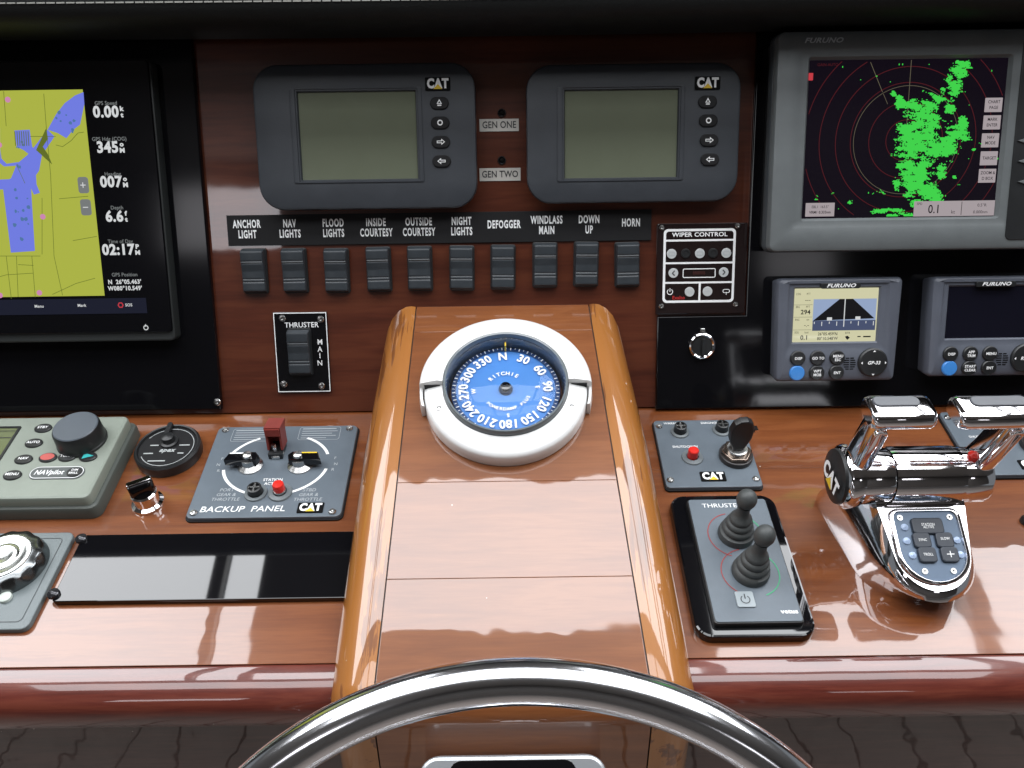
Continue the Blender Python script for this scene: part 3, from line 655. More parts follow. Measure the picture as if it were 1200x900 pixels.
for j in range(NY):
    run = None
    for i in range(NX + 1):
        on = False
        if i < NX:
            X = x0 + (i + .5) * sx_; Y = y0 + (j + .5) * sy_; on = fieldf(X, Y) > .62
        if on and run is None: run = i
        if not on and run is not None:
            b.rect(x0 + run * sx_, y0 + j * sy_, x0 + i * sx_, y0 + (j + 1) * sy_, Z + .0007); run = None
b.build('radar_echoes', E_GREEN, T.e, smooth=0)['kind'] = 'stuff'
b = MB(); t = MB()
for (x, y, a, c) in ((1164, 123, 'CHART', 'PAGE'), (1162, 143.5, 'MARK', 'ENTER'), (1160, 164.5, 'NAV', 'MODE'), (1158.5, 185.5, 'TARGET', ''), (1156.5, 206, 'ZOOM &', 'D BOX')):
    q = P(x, y); MB().prism(rrect(*q, .0185, .0148, .0003, 1), Z, Z + .0009).build('menu_box', E_BOX, T.e, smooth=0)
    t.text(a, .0034, q[0], q[1] + (.003 if c else 0), Z + .0013, sx=.85, bold=.01)
    if c: t.text(c, .0034, q[0], q[1] - .003, Z + .0013, sx=.85, bold=.01)
q0 = P(944, 238); q1 = P(977, 253.5); MB().rect(q0[0], q1[1], q1[0], q0[1], Z + .0009).build('readout_box', E_BOX, T.e, smooth=0)
t.text('EBL1  163.5°', .0030, (q0[0] + q1[0]) / 2, q0[1] - .0045, Z + .0013, sx=.9).text('VRM1 0.333nm', .0030, (q0[0] + q1[0]) / 2, q1[1] + .0045, Z + .0013, sx=.9, bold=.02)
q0 = P(1071, 236); q1 = P(1164, 252.5); b.rect(q0[0], q1[1], q1[0], q0[1], Z + .0009)
qm = P(1126, 244); t.rect(qm[0] - .0003, q1[1] + .001, qm[0] + .0003, q0[1] - .001, Z + .0013)
t.text('0.1', .0095, *P(1094, 245.5), Z + .0013, sx=.85, bold=.01).text('kt', .0040, *P(1116, 248.5), Z + .0013).text('SPD', .0026, *P(1077, 239), Z + .0013)
t.text('0.5°R', .0034, *P(1150, 240.5), Z + .0013).text('0.000nm', .0034, *P(1148, 248.5), Z + .0013)
b.build('readout_box', E_BOX, T.e, smooth=0); t.build('screen_lettering', E_ROAD, T.e, smooth=0)
MB().prism(rrect(*P(949, 90), .0065, .0075, .0002, 1), Z, Z + .0009).build('alert_box', E_RED, T.e, smooth=0)
MB().text('GAIN AUTO', .0030, *P(970, 76), Z + .0004).text('STBY', .0030, *P(1126, 74), Z + .0004).build('red_lettering', E_RING, T.e, smooth=0)
MB().text('FURUNO', .0052, *T.L(965, 47.5, H), H + .0004, sx=1.35, bold=.03, shear=.3).build('lettering', PRINTG, T.e, smooth=0)
# keypad column right of the screen
q = T.L(1229, 160, H); MB().prism(rrect(q[0], F0[1], .075, F0[3] - .02, .006), H, H + .0012, .0006).build('keypad_panel', BLK, T.e)
for i in range(3): q = T.L(1200, 165 + i * 24, H); MB().prism([(q[0] - .008, q[1]), (q[0] + .012, q[1] + .006), (q[0] + .012, q[1] - .006)], H + .001, H + .003, .0005).build('key', RADARG, T.e)

# --- small navigators
def navigator(label, x0, y0, x1, y1, lit):
    H = 0.030; T = Thing('navigator', label, 'navigator', PANEL, (x0 + x1) / 2, y1, h=.0072, group='small grey navigators on the black panel')
    R = T.R(x0, y0, x1, y1, H); X, Y, w, h = R; sc = w / .1505
    o = []
    for (px_, py_) in rrect(0, 0, w, h, .006, 5):
        k = 1 - .035 * ((-py_) / (h / 2) * .5 + .5); o.append((X + px_ * k, Y + py_ + .0020 * (1 - (2 * px_ / w) ** 2) * (1 if py_ > 0 else .4)))
    sx0, sy0, sw, sh = X - .003, Y + h * .145, w * .665, h * .515
    i_ = rrect(sx0, sy0, sw, sh, .0008, 5)
    b = MB(); b.loft([R_(inset(o, .003), .0002), R_(inset(o, .001), H - .016), R_(o, H - .006), R_(inset(o, .002), H - .002), R_(inset(o, .006), H), R_(rrect(sx0 + .001, sy0 - .002, sw + .020, sh + .022, .004, 5), H), R_(rrect(sx0 + .001, sy0 - .001, sw + .015, sh + .016, .004, 5), H - .0020), R_(rrect(sx0, sy0, sw + .004, sh + .004, .001, 5), H - .0020), R_(i_, H - .0045)], cap1=False)
    b.build('housing', NAVG, T.e)
    by = Y + h / 2 - .0085
    bd = MB().prism(rrect(X - .001, by, .046, .0066, .0025), H - .001, H + .0022, .0006).build('badge', BLK, T.e)
    MB().text('FURUNO', .0042, X - .001, by, H + .0026, sx=1.35, bold=.03, shear=.3).build('lettering', PRINT, bd, smooth=0)
    Z = H - .0043
    MB().rect(sx0 - sw / 2 - .001, sy0 - sh / 2 - .001, sx0 + sw / 2 + .001, sy0 + sh / 2 + .001, Z).build('screen', E_CREAM if lit else OFFSCR, T.e, smooth=0)
    l, r, t, bt = sx0 - sw / 2, sx0 + sw / 2, sy0 + sh / 2, sy0 - sh / 2
    P = lambda fx, fy: (l + sw * fx, t - sh * fy)
    if lit:
        b = MB(); a = P(.23, .20); c = P(.985, .63); b.rect(a[0], c[1], c[0], a[1], Z + .0003); b.build('sky_band', E_SKYB, T.e, smooth=0)
        MB().flat([P(.235, .60), P(.97, .57), P(.70, .20), P(.54, .20)], Z + .0005).build('course_lane', E_ROAD, T.e, smooth=0)
        b = MB(); a = P(.23, .60); c = P(.985, .79); b.rect(a[0], c[1], c[0], a[1], Z + .0007); b.build('sea_band', E_SEA, T.e, smooth=0)
        b = MB()
        b.line(P(.605, .20), P(.605, .72), .0011, Z + .0009); b.rect(*P(.40, .60), *P(.46, .54), Z + .0009).rect(*P(.74, .59), *P(.80, .53), Z + .0009)
        for q in (.25, .34, .43, .52, .69, .78, .87, .96): b.line(P(q, .62), P(q, .66 if round(q * 100) % 2 else .70), .0009, Z + .0009)
        b.build('scale_marks', E_WHITE, T.e, smooth=0)
        b = MB()
        for q, c, d in ((.10, 'COG', 'M°T'), (.34, 'BRG', 'M°T'), (.58, 'RNG', '  nm'), (.82, 'SOG', 'knot')): b.text(c, .0026, *P(.045, q), Z + .0005, sx=.7).text(d, .0026, *P(.165, q), Z + .0005, sx=.7)
        b.text('294', .0054, *P(.14, .44), Z + .0005, bold=.02).text('0.1', .0054, *P(.14, .92), Z + .0005, bold=.02).text('---', .005, *P(.16, .21), Z + .0005).text('-.-', .005, *P(.16, .68), Z + .0005)
        b.text("26°05.459'N", .0036, *P(.42, .855), Z + .0005, bold=.012, sx=.9).text("80°10.548'W", .0036, *P(.42, .94), Z + .0005, bold=.012, sx=.9).text('BTR', .0024, *P(.66, .84), Z + .0005)
        b.flat([P(.63, .91), P(.66, .89), P(.69, .93), P(.66, .97)], Z + .0005); b.rect(*P(.78, .92), *P(.82, .90), Z + .0005).rect(*P(.85, .925), *P(.94, .90), Z + .0005)
        for q in (.30, .53, .77): b.line(P(0, q), P(.22, q), .0003, Z + .0005)
        b.build('screen_lettering', E_ROAD, T.e, smooth=0)
    yb1, yb2 = Y - h * .265, Y - h * .41
    names = (('DISP', ''), ('GO TO', ''), ('MENU', 'ESC')) if lit else (('DISP', ''), ('APP', 'TRIM'), ('MENU', ''))
    names2 = (None, ('WPT', 'MOB'), ('ENT', '')) if lit else (None, ('START', 'CLEAR'), ('ENT', ''))
    for row, (yy, nn) in enumerate(((yb1, names), (yb2, names2))):
        for q in range(3):
            x_ = X - w * .315 + q * w * .158
            bt_ = MB().lathe([(.0090, H), (.0088, H + .0018), (.0078, H + .0028), (.0001, H + .0031)], x_, yy, 26).build('button', BLUEB if nn[q] is None else BLK, T.e)
            if nn[q]:
                m = MB(); a, c = nn[q]
                m.text(a, .0032, x_, yy + (.0022 if c else 0), H + .0036, sx=.95, bold=.03)
                if c: m.text(c, .0032, x_, yy - .0022, H + .0036, sx=.95, bold=.03)
                m.build('lettering', PRINT, bt_, smooth=0)
    x_, y_ = X + w * .285, Y - h * .315
    pd = MB().lathe([(.0172, H), (.0170, H + .003), (.0155, H + .0042), (.0001, H + .0046)], x_, y_, 34).build('cursor_pad', BLK, T.e)
    m = MB().text('GP-33' if lit else 'RD-33', .0040, x_, y_, H + .0052, bold=.03, shear=.25)
    for dx, dy in ((1, 0), (-1, 0), (0, 1), (0, -1)):
        q = (x_ + dx * .0130, y_ + dy * .0130); m.flat([(q[0] + dx * .002, q[1] + dy * .002), (q[0] - dy * .0017, q[1] + dx * .0017), (q[0] + dy * .0017, q[1] - dx * .0017)], H + .0052)
    m.build('lettering', PRINT, pd, smooth=0)
    g = MB(); gx, gy = X + w * .105, Y - h * .325
    for q in range(6):
        yy = gy + (q - 2.5) * .0026; ww = sqrt(max(.0001, 1 - ((q - 2.5) / 3.3) ** 2)) * .0072
        g.rect(gx - ww, yy - .0006, gx - .0006, yy + .0006, H + .0004).rect(gx + .0006, yy - .0006, gx + ww, yy + .0006, H + .0004)
    g.build('speaker_grille', DARKVOID, T.e, smooth=0)
navigator('small grey navigator with a lit cream and black road display', 909, 326, 1056, 447, True)
navigator('small grey navigator with a dark unlit screen, at right edge', 1089, 324, 1236, 441, False)

# ================================================================== DESK OBJECTS
# --- autopilot controller
H = .030
T = Thing('autopilot_control', 'olive grey autopilot controller with big round knob and small oval buttons', 'autopilot', DESK, 60, 560)
P = lambda x, y, h=H: T.L(x, y, h)
tl = P(-120, 492); tr = P(152, 487); brr = P(121, 583); bl = P(-150, 570)
out = [(tl[0], tr[1]), (tr[0], tr[1]), (tr[0], brr[1]), (bl[0], brr[1])]
xc, yc, w_, h_ = (tl[0] + tr[0]) / 2, (tr[1] + brr[1]) / 2, tr[0] - tl[0], tr[1] - brr[1]
MB().prism(rrect(xc, yc, w_ + .010, h_ + .008, .010), .0003, .017, .004).build('base', AUTOD, T.e)
MB().prism(rrect(xc, yc, w_, h_, .008), .0165, H, .003).build('top_cover', AUTOG, T.e)
ax, ay = P(26, 500); cx_, cy_ = P(0, 541)
lw = .16; MB().bezel(rrect(ax - lw / 2, (ay + cy_) / 2, lw, ay - cy_ , .002), rrect(ax - lw / 2, (ay + cy_) / 2, lw - .006, ay - cy_ - .006, .001), H, H + .0012, H, .0004).build('screen_frame', BLK, T.e)
MB().rect(ax - lw + .002, cy_ + .003, ax - .003, ay - .003, H + .0006).build('screen', LCDG, T.e, smooth=0)
b = MB(); q = P(0, 508); b.text('175', .012, q[0] - .01, q[1] - .02, H + .001); b.line((ax - .06, q[1] + .003), (ax - .004, q[1] + .003), .0008, H + .001).line((ax - .06, q[1] - .008), (ax - .004, q[1] - .008), .0012, H + .001)
b.build('screen_figures', PRINTD, T.e, smooth=0)
q = P(97, 517); kr = .0262
MB().lathe([(kr * 1.03, H), (kr * 1.03, H + .003), (kr, H + .004), (kr * .97, H + .021), (kr * .92, H + .0235)], *q, 48).build('knob_skirt', BLK, T.e)
MB().lathe([(kr * .92, H + .0235), (kr * .88, H + .0245), (.0001, H + .0248)], *q, 48).build('knob_cap', mat('knob_cap_grey', (.085, .10, .12), .4, var=.05), T.e)
for (x, y, t, m_) in ((51, 502.5, 'STBY', None), (40, 520, 'AUTO', None), (28, 539, 'NAV', None), (15, 557.5, 'MENU', None), (56.5, 537, '', PINKB), (79, 536, 'TURN', None), (103.5, 536, '', CYANB)):
    q = P(x, y)
    bt = MB().lathe([(.0100, H), (.0098, H + .0016), (.0088, H + .0022)], *q, 26, cap1=True, sy=.72).build('button', BLK, T.e)
    if t: MB().text(t, .0038, *q, H + .0027, bold=.02).build('lettering', PRINT, bt, smooth=0)
    elif m_ is CYANB: MB().flat([(q[0] - .005, q[1] - .0045), (q[0] - .005, q[1] + .0045), (q[0] + .007, q[1])], H + .0027).build('arrow', m_, bt, smooth=0)
    else: MB().flat(circ(*q, .0078, 22, .0052), H + .0027).build('button_face', m_, bt, smooth=0)
q = P(67, 554.5); bd = MB().prism(rrect(*q, .060, .0185, .009, 6), H, H + .0010, .0004).build('badge', mat('badge_grey', (.09, .10, .10), .4), T.e)
MB().ring(rrect(*q, .058, .0170, .0084, 6), rrect(*q, .0565, .0155, .0076, 6), H + .0014).text('NAVpilot', .0068, q[0] - .0085, q[1], H + .0014, sx=.85, bold=.02, shear=.2).build('lettering', PRINT, bd, smooth=0)
q2 = (q[0] + .0195, q[1]); b2 = MB().lathe([(.0085, H + .001), (.0082, H + .0024)], *q2, 24, cap1=True, sy=.8).build('button', BLK, T.e)
MB().text('DIM', .0030, q2[0], q2[1] + .002, H + .0029, bold=.02).text('BRILL', .0030, q2[0], q2[1] - .0025, H + .0029, bold=.02).build('lettering', PRINT, b2, smooth=0)

# --- round selector dial
T = Thing('rotary_selector', 'round black selector dial with white print beside the autopilot', 'dial', DESK, 200, 533)
MB().lathe([(.0365, .0003), (.0372, .004), (.0372, .013), (.0352, .0155), (.0335, .0150), (.0325, .0125)], 0, 0, 48).build('case', BLK, T.e)
MB().lathe([(.0325, .0124), (.0001, .0125)], 0, 0, 40).build('face', BLK_MATT, T.e)
b = MB(); zz = .0130
b.text('apex', .0062, .001, -.005, zz, bold=.04, shear=.3)
for (x, y, w_) in ((-.016, .003, .010), (.019, .003, .012), (-.019, -.010, .011), (.018, -.010, .007), (-.006, -.022, .020)): b.rect(x - w_ / 2, y - .0009, x + w_ / 2, y + .0009, zz)
b.lathe([(.030, zz), (.0292, zz)], 0, 0, 40, radians(-150), radians(150)).build('white_print', mat('faded_print', (.38, .40, .40), .5), T.e, smooth=0)
MB().lathe([(.0105, .0126), (.010, .015), (.0075, .016), (.007, .0225), (.004, .024), (.0001, .0242)], 0, .008, 26).build('hub', BLK, T.e)
MB().prism(rrect(-.006, .025, .006, .024, .003), .0145, .0185, .001).build('pointer', BLK, T.e)

# --- chrome toggle knob
T = Thing('chrome_knob', 'small chrome knob with black paddle grip between autopilot and backup panel', 'knob', DESK, 174, 590)
MB().lathe([(.0175, .0003), (.0170, .003), (.0135, .005), (.0128, .013), (.0140, .0145), (.0138, .018), (.0120, .0195), (.0001, .0195)], 0, 0, 36).build('base', CHROME, T.e)
b = MB(); b.M = Matrix.Rotation(radians(28), 4, 'Z'); b.prism(rrect(0, 0, .026, .011, .004), .0192, .0345, .0015).build('paddle', BLK_GLOSS, T.e)
b = MB(); b.M = Matrix.Rotation(radians(28), 4, 'Z'); b.prism(rrect(0, .0008, .0255, .0065, .002), .0346, .0362, .0006).build('paddle_cap', CHROME, T.e)

# --- backup panel
T = Thing('backup_panel', 'grey BACKUP PANEL plate with red guarded toggle and two black levers', 'control panel', DESK, 315, 560)
R = T.R(238, 499, 409, 606, .005); X, Y, w_, h_ = R[0], (T.L(338, 500, .005)[1] + T.L(308, 607, .005)[1]) / 2, .1685, T.L(338, 500, .005)[1] - T.L(308, 607, .005)[1]
X = (T.L(237.5, 553, .005)[0] + T.L(409.5, 553, .005)[0]) / 2; w_ = T.L(409.5, 553, .005)[0] - T.L(237.5, 553, .005)[0]
MB().prism(rrect(X, Y, w_ + .003, h_ + .003, .007), .0003, .0022, .0004).build('gasket', BLK_MATT, T.e)
MB().prism(rrect(X, Y, w_, h_, .007), .0022, .0060, .001).build('plate', PLATEG, T.e)
P = lambda x, y, h=.006: T.L(x, y, h)
for (x, y) in ((264.5, 504.5), (409.5, 502.5), (227, 601.5), (389.5, 600)): screw(T.e, *P(x, y), .0061, .0042)
zz = .0064; b = MB()
b.text('BACKUP  PANEL', .0082, *P(284, 597), zz, sx=1.12, bold=.004, shear=.12)
b.text('STATION', .0040, *P(320, 562.5), zz, sx=.95, bold=.01).text('ACTIVE', .0040, *P(319, 567), zz, sx=.95, bold=.01)
b.build('lettering', PRINT, T.e, smooth=0)
b = MB()
for (x, t) in ((266, ('PORT', 'GEAR &', 'THROTTLE')), (362.5, ('STBD', 'GEAR &', 'THROTTLE'))):
    for k_, (s_, y) in enumerate(zip(t, (574.5, 580, 585.5))): b.text(s_, .0046, *P(x - k_ * 1.0, y), zz, sx=1.0, shear=.12)
for (x, y, t) in ((260.5, 538, 'F'), (256, 545, 'N'), (256, 552, 'R'), (393, 537, 'F'), (393.5, 544, 'N'), (390, 550.5, 'R')): b.text(t, .0042, *P(x, y), zz)
for (x, y) in ((296, 510), (374.5, 508)):
    q = P(x, y); b.ring(rrect(*q, .049, .0215, .003), rrect(*q, .0482, .0207, .0027), zz)
    for r in range(5): ww = (.040, .042, .036, .041, .030)[r]; b.rect(q[0] - .021, q[1] + .0072 - r * .0038, q[0] - .021 + ww, q[1] + .0080 - r * .0038 + (.0004 if r == 0 else 0), zz)
b.build('small_print', PRINTG, T.e, smooth=0)
b = MB(); q = P(324, 544)
for a0_, a1_ in ((118, 158), (190, 246), (18, 62), (-66, -10)):
    MB().lathe([(.061, zz), (.0575, zz)], q[0], q[1], 24, radians(a0_), radians(a1_), sy=.80).build('dial_arc', PRINT, T.e, smooth=0)
def lever(px, py, sg):
    x, y = P(px, py)
    bs = MB().lathe([(.0148, .0061), (.0143, .0075), (.0090, .0110), (.0085, .018), (.0001, .018)], x, y, 30).build('lever_base', STEELB, T.e)
    b = MB(); o = [(x - sg * .012, y + .002), (x - sg * .010, y - .006), (x + sg * .026, y - .005), (x + sg * .022, y + .006), (x - sg * .008, y + .007)]
    if sg < 0: o = o[::-1]
    b.prism(o, .012, .0215, .0012); b.build('lever_handle', BLK_GLOSS, T.e, smooth=25)
    MB().lathe([(.0052, .0215), (.0050, .0245), (.0035, .0255), (.0001, .0256)], x, y, 20).build('cap', STEELB, bs)
    MB().rect(min(x, x + sg * .021), y + .0035, max(x, x + sg * .021), y + .0052, .0220).build('index_line', YEL if sg > 0 else PRINT, bs, smooth=0)
lever(293.5, 545.5, -1); lever(352, 545, 1)
q = P(325, 533)
b = MB().lathe([(.0085, .0061), (.0085, .010), (.006, .012)], *q, 20).build('toggle_collar', STEELB, T.e)
b = MB(); b.box((q[0], q[1] + .004, .0100), (.016, .022, .0075)); b.build('guard_base', BLK, T.e, smooth=0)
b = MB(); b.M = Matrix.Translation((q[0], q[1] + .012, .013)) @ Matrix.Rotation(radians(-14), 4, 'X')
for s_ in (-1, 1): b.box((s_ * .0078, -.004, .012), (.0024, .020, .026))
b.box((0, -.003, .0262), (.0185, .0235, .0052)); b.box((0, .0055, .012), (.0155, .0024, .026)); b.box((0, -.0155, .0230), (.0165, .0024, .0085))
b.build('red_guard', REDC, T.e, smooth=0)
MB().sweep([(q[0], q[1] - .001, .011), (q[0], q[1] - .003, .026)], circ(0, 0, .0022, 10)).build('toggle_bat', CHROME, T.e)
x, y = P(300, 578)
MB().lathe([(.0128, .0061), (.0122, .0078), (.0088, .0082)], x, y, 30).build('fuse_flange', mat('fuse_grey', (.13, .15, .16), .4), T.e)
MB().lathe([(.0080, .008), (.0078, .016), (.0060, .0165), (.0055, .0135), (.0001, .0135)], x, y, 24).build('fuse_cap', BLK, T.e)
MB().box((x, y, .0150), (.0125, .0022, .003)).box((x, y, .0150), (.0022, .0125, .0029)).build('fuse_slots', STEELB, T.e, smooth=0)
x, y = P(328.5, 577.5)
MB().lathe([(.0135, .0061), (.0128, .0080), (.0078, .0088)], x, y, 30).build('button_flange', mat('fuse_grey', (.13, .15, .16), .4), T.e)
MB().lathe([(.0070, .0085), (.0070, .012), (.0062, .012)], x, y, 24).build('button_collar', STEELB, T.e)
MB().lathe([(.0063, .010), (.0063, .0195), (.0056, .0208), (.0001, .0212)], x, y, 24).build('red_button', REDB, T.e)
cat_logo(T, *P(364, 595.5), .0068, .0250)

# --- black glass plate
T = Thing('cover_plate', 'long glossy black blank plate with domed screws on the left desk', 'plate', DESK, 230, 670)
P = lambda x, y, h=.006: T.L(x, y, h)
xl_ = (P(98, 628)[0] + P(60, 702)[0]) / 2; xr_ = P(411, 624)[0] + .012; yt_ = P(250, 625)[1]; yb_ = P(235, 703)[1]
MB().prism(rrect((xl_ + xr_) / 2, (yt_ + yb_) / 2, xr_ - xl_, yt_ - yb_, .005), .0003, .0065, .0008).build('glass_sheet', BLK_GLOSS, T.e)
for (x, y) in ((96, 632.5), (63.5, 697)):
    q = P(x, y); MB().lathe([(.0060, .0066), (.0056, .0095), (.0035, .0115), (.0001, .0122)], *q, 22).build('screw', mat('black_chrome', (.05, .05, .055), .1, metal=.6), T.e)

# --- grey plate with fluted chrome knob at left edge
T = Thing('throttle_sync_panel', 'grey panel with fluted chrome knob and white button at the left edge', 'control panel', DESK, 20, 690)
P = lambda x, y, h=.006: T.L(x, y, h)
xr_ = (P(87, 625)[0] + P(32, 738)[0]) / 2; yt_ = P(40, 624)[1]; yb_ = P(0, 738)[1]
MB().prism(rrect(xr_ - .1, (yt_ + yb_) / 2, .2, yt_ - yb_, .008), .0003, .0060, .0012).build('plate', PLATEL, T.e)
MB().ring(rrect(xr_ - .1, (yt_ + yb_) / 2, .182, yt_ - yb_ - .016, .005), rrect(xr_ - .1, (yt_ + yb_) / 2, .1808, yt_ - yb_ - .0172, .0045), .0064).build('outline', PRINTD, T.e, smooth=0)
x, y = P(11, 663)
b = MB(); rr_ = []
for (r, z, fl) in ((.038, .0062, 0), (.0375, .009, .0), (.037, .012, .0016), (.0355, .0185, .0016), (.0325, .0210, .0010), (.027, .0220, 0)):
    rr_.append([(x + (r - fl * (0.5 + 0.5 * cos(12 * 2 * pi * i / 96))) * cos(2 * pi * i / 96), y + (r - fl * (0.5 + 0.5 * cos(12 * 2 * pi * i / 96))) * sin(2 * pi * i / 96), z) for i in range(96)])
b.loft(rr_, cap1=False).build('fluted_ring', mat('dark_chrome', (.20, .21, .215), .24, metal=1), T.e)
b = MB(); b.lathe([(.027, .0219), (.0265, .0232), (.023, .0236), (.021, .0226), (.016, .0225), (.0145, .0236), (.010, .0239), (.008, .0229), (.0001, .0232)], x, y, 44).build('chrome_cap', mat('satin_chrome', (.62, .64, .62), .2, metal=1, bump=.1, bscale=60), T.e)
x, y = P(7, 701); MB().lathe([(.0062, .0061), (.0060, .009), (.004, .0105), (.0001, .011)], x, y, 20).build('white_button', mat('white_button', (.62, .68, .62), .35), T.e)

# --- ignition panels
def ignition_panel(label, tl, tr, br_, bl, pts, full=True):
    T = Thing('ignition_panel', label, 'control panel', DESK, (tl[0] + br_[0]) / 2, (tl[1] + br_[1]) / 2, group='grey key switch panels on the right desk')
    P = lambda x, y, h=.006: T.L(x, y, h)
    x0 = (P(*tl)[0] + P(*bl)[0]) / 2; x1 = (P(*tr)[0] + P(*br_)[0]) / 2; y1_ = (P(*tl)[1] + P(*tr)[1]) / 2; y0_ = (P(*bl)[1] + P(*br_)[1]) / 2
    X, Y, w_, h_ = (x0 + x1) / 2, (y0_ + y1_) / 2, x1 - x0, y1_ - y0_
    MB().prism(rrect(X, Y, w_ + .002, h_ + .003, .005), .0003, .0030, .0004).build('gasket', BLK_MATT, T.e)
    MB().prism(rrect(X, Y, w_, h_, .005), .0030, .0065, .001).build('plate', PLATEG, T.e)
    ox, oy = x0, y1_
    def at(fx, fy): return (x0 + w_ * fx, y1_ - h_ * fy)
    for fx, fy in ((.055, .10), (.055, .90), (.945, .90), (.945, .10)): screw(T.e, *at(fx, fy), .0066, .0040)
    for fx, fy in ((.27, .19), (.735, .17)):
        x, y = at(fx, fy)
        MB().lathe([(.0110, .0066), (.0105, .0082), (.0078, .0090)], x, y, 28).build('fuse_flange', mat('fuse_grey', (.13, .15, .16), .4), T.e)
        MB().lathe([(.0074, .0088), (.0072, .017), (.0055, .0175), (.005, .0140), (.0001, .0140)], x, y, 24).build('fuse_cap', BLK, T.e)
        MB().box((x, y, .0160), (.0115, .002, .003)).box((x, y, .0160), (.002, .0115, .0029)).build('fuse_slots', STEELB, T.e, smooth=0)
    x, y = at(.34, .58)
    MB().lathe([(.0125, .0066), (.0118, .0082), (.0070, .0090)], x, y, 28).build('button_flange', mat('fuse_grey', (.13, .15, .16), .4), T.e)
    MB().lathe([(.0060, .0085), (.0060, .0185), (.0052, .0196), (.0001, .0200)], x, y, 24).build('red_button', REDB, T.e)
    b = MB(); b.text('WARNING', .0034, *at(.22, .055), .0069, bold=.01).text('DIAGNOSTIC', .0034, *at(.66, .055), .0069, bold=.01).text('SHUTDOWN', .0036, *at(.29, .42), .0069, bold=.01)
    b.build('lettering', PRINT, T.e, smooth=0)
    x, y = at(.80, .58)
    MB().prism(circ(x, y, .0190, 6 if False else 28), .0066, .0130, .0012).build('washer', mat('nut_black', (.025, .022, .022), .35), T.e)
    MB().prism(circ(x, y, .0175, 6), .0125, .0175, .0012).build('hex_nut', BRASS, T.e, smooth=20)
    MB().lathe([(.0118, .0170), (.0115, .0215), (.0095, .0222), (.0001, .0215)], x, y, 28).build('lock_barrel', STEELB, T.e)
    if full:
        b = MB(); b.M = Matrix.Translation((x, y, .0215)) @ Matrix.Rotation(radians(6), 4, 'Z') @ Matrix.Rotation(radians(90), 4, 'X')
        o = [(-.0065, 0), (.0065, 0), (.0095, .008), (.0125, .016), (.0135, .030), (.0100, .040), (.004, .044), (-.004, .044), (-.0100, .040), (-.0135, .030), (-.0125, .016), (-.0095, .008)]
        b.M = b.M @ Matrix.Translation((0, 0, -.0032)); b.prism(o, -.001, .0074, .0018); b.build('key_bow', mat('key_black', (.008, .008, .009), .42), T.e, smooth=25)
        b = MB(); b.M = Matrix.Translation((x + .0035, y + .0015, .0215)) @ Matrix.Rotation(radians(6), 4, 'Z')
        b.box((.0128, 0, .026), (.004, .0075, .004)).build('key_ring_tip', CHROME, T.e, smooth=0)
    cat_logo(T, *at(.505 if full else .62, .86), .0072, .0250)
ignition_panel('grey key switch panel with black key, behind the joystick panel', (765, 495), (866, 490), (897, 568), (782, 574), None)
ignition_panel('grey key switch panel behind the throttle, without a key', (1095, 484), (1204, 481), (1262, 553), (1152, 560), None, full=False)

# --- thruster joystick panel
T = Thing('joystick_panel', 'black and grey thruster panel carrying two rubber joysticks', 'joystick panel', DESK, 870, 665)
P = lambda x, y, h=.010: T.L(x, y, h)
x0 = (P(784, 600)[0] + P(818, 735)[0]) / 2; x1 = (P(909, 595)[0] + P(957, 728)[0]) / 2; yt_ = P(845, 580)[1]; yb_ = P(890, 746)[1]
MB().prism(rrect((x0 + x1) / 2, (yt_ + yb_) / 2, x1 - x0, yt_ - yb_, .016, 8), .0003, .0100, .0025).build('base_plate', BLK_GLOSS, T.e)
P2 = lambda x, y, h=.017: T.L(x, y, h)
x0 = (P2(803, 592)[0] + P2(840, 728)[0]) / 2; x1 = (P2(896, 588)[0] + P2(945, 722)[0]) / 2; yt_ = P2(850, 584)[1]; yb_ = P2(893, 730)[1]
pw = x1 - x0; ph = yt_ - yb_; pc = ((x0 + x1) / 2, (yt_ + yb_) / 2)
MB().prism(rrect(*pc, pw, ph, .004, 5), .0101, .0165, .002).build('body', BLK, T.e)
MB().prism(rrect(*pc, pw - .003, ph - .003, .003, 5), .0165, .0172, .0003).build('face', PLATEG, T.e)
zz = .0176; b = MB(); b.text('THRUSTER', .0056, *P2(846, 593), zz, sx=1.15)
b.build('lettering', PRINT, T.e, smooth=0)
q = P2(925, 717); MB().text('vetus', .0046, q[0], q[1], zz, sx=1.1, bold=.04).build('maker_lettering', PRINT, T.e, smooth=0)
j1 = T.L(862, 627, .017); j2 = T.L(879, 671, .017)
for j_ in (j1, j2): MB().lathe([(.0285, zz), (.0275, zz)], *j_, 30, radians(100), radians(250)).build('red_arc', mat('dull_red_print', (.27, .035, .035), .5), T.e, smooth=0)
for j_, a0_, a1_ in ((j2, -70, 80), (j1, 20, 60)): MB().lathe([(.0285, zz), (.0275, zz)], *j_, 30, radians(a0_), radians(a1_)).build('green_arc', GRNP, T.e, smooth=0)
prof = [(.0225, 0), (.0230, .004), (.0218, .009), (.0185, .0105), (.0200, .0145), (.0188, .0180), (.0158, .0192), (.0172, .0230), (.0160, .0262), (.0132, .0274), (.0143, .0308), (.0130, .0340), (.0100, .0360), (.0085, .043), (.0082, .050), (.0100, .0545)]
for i in range(9): a = radians(-50 + i * 17.5); prof.append((.0132 * cos(a), .0645 + .0132 * sin(a)))
prof.append((.0001, .0777))
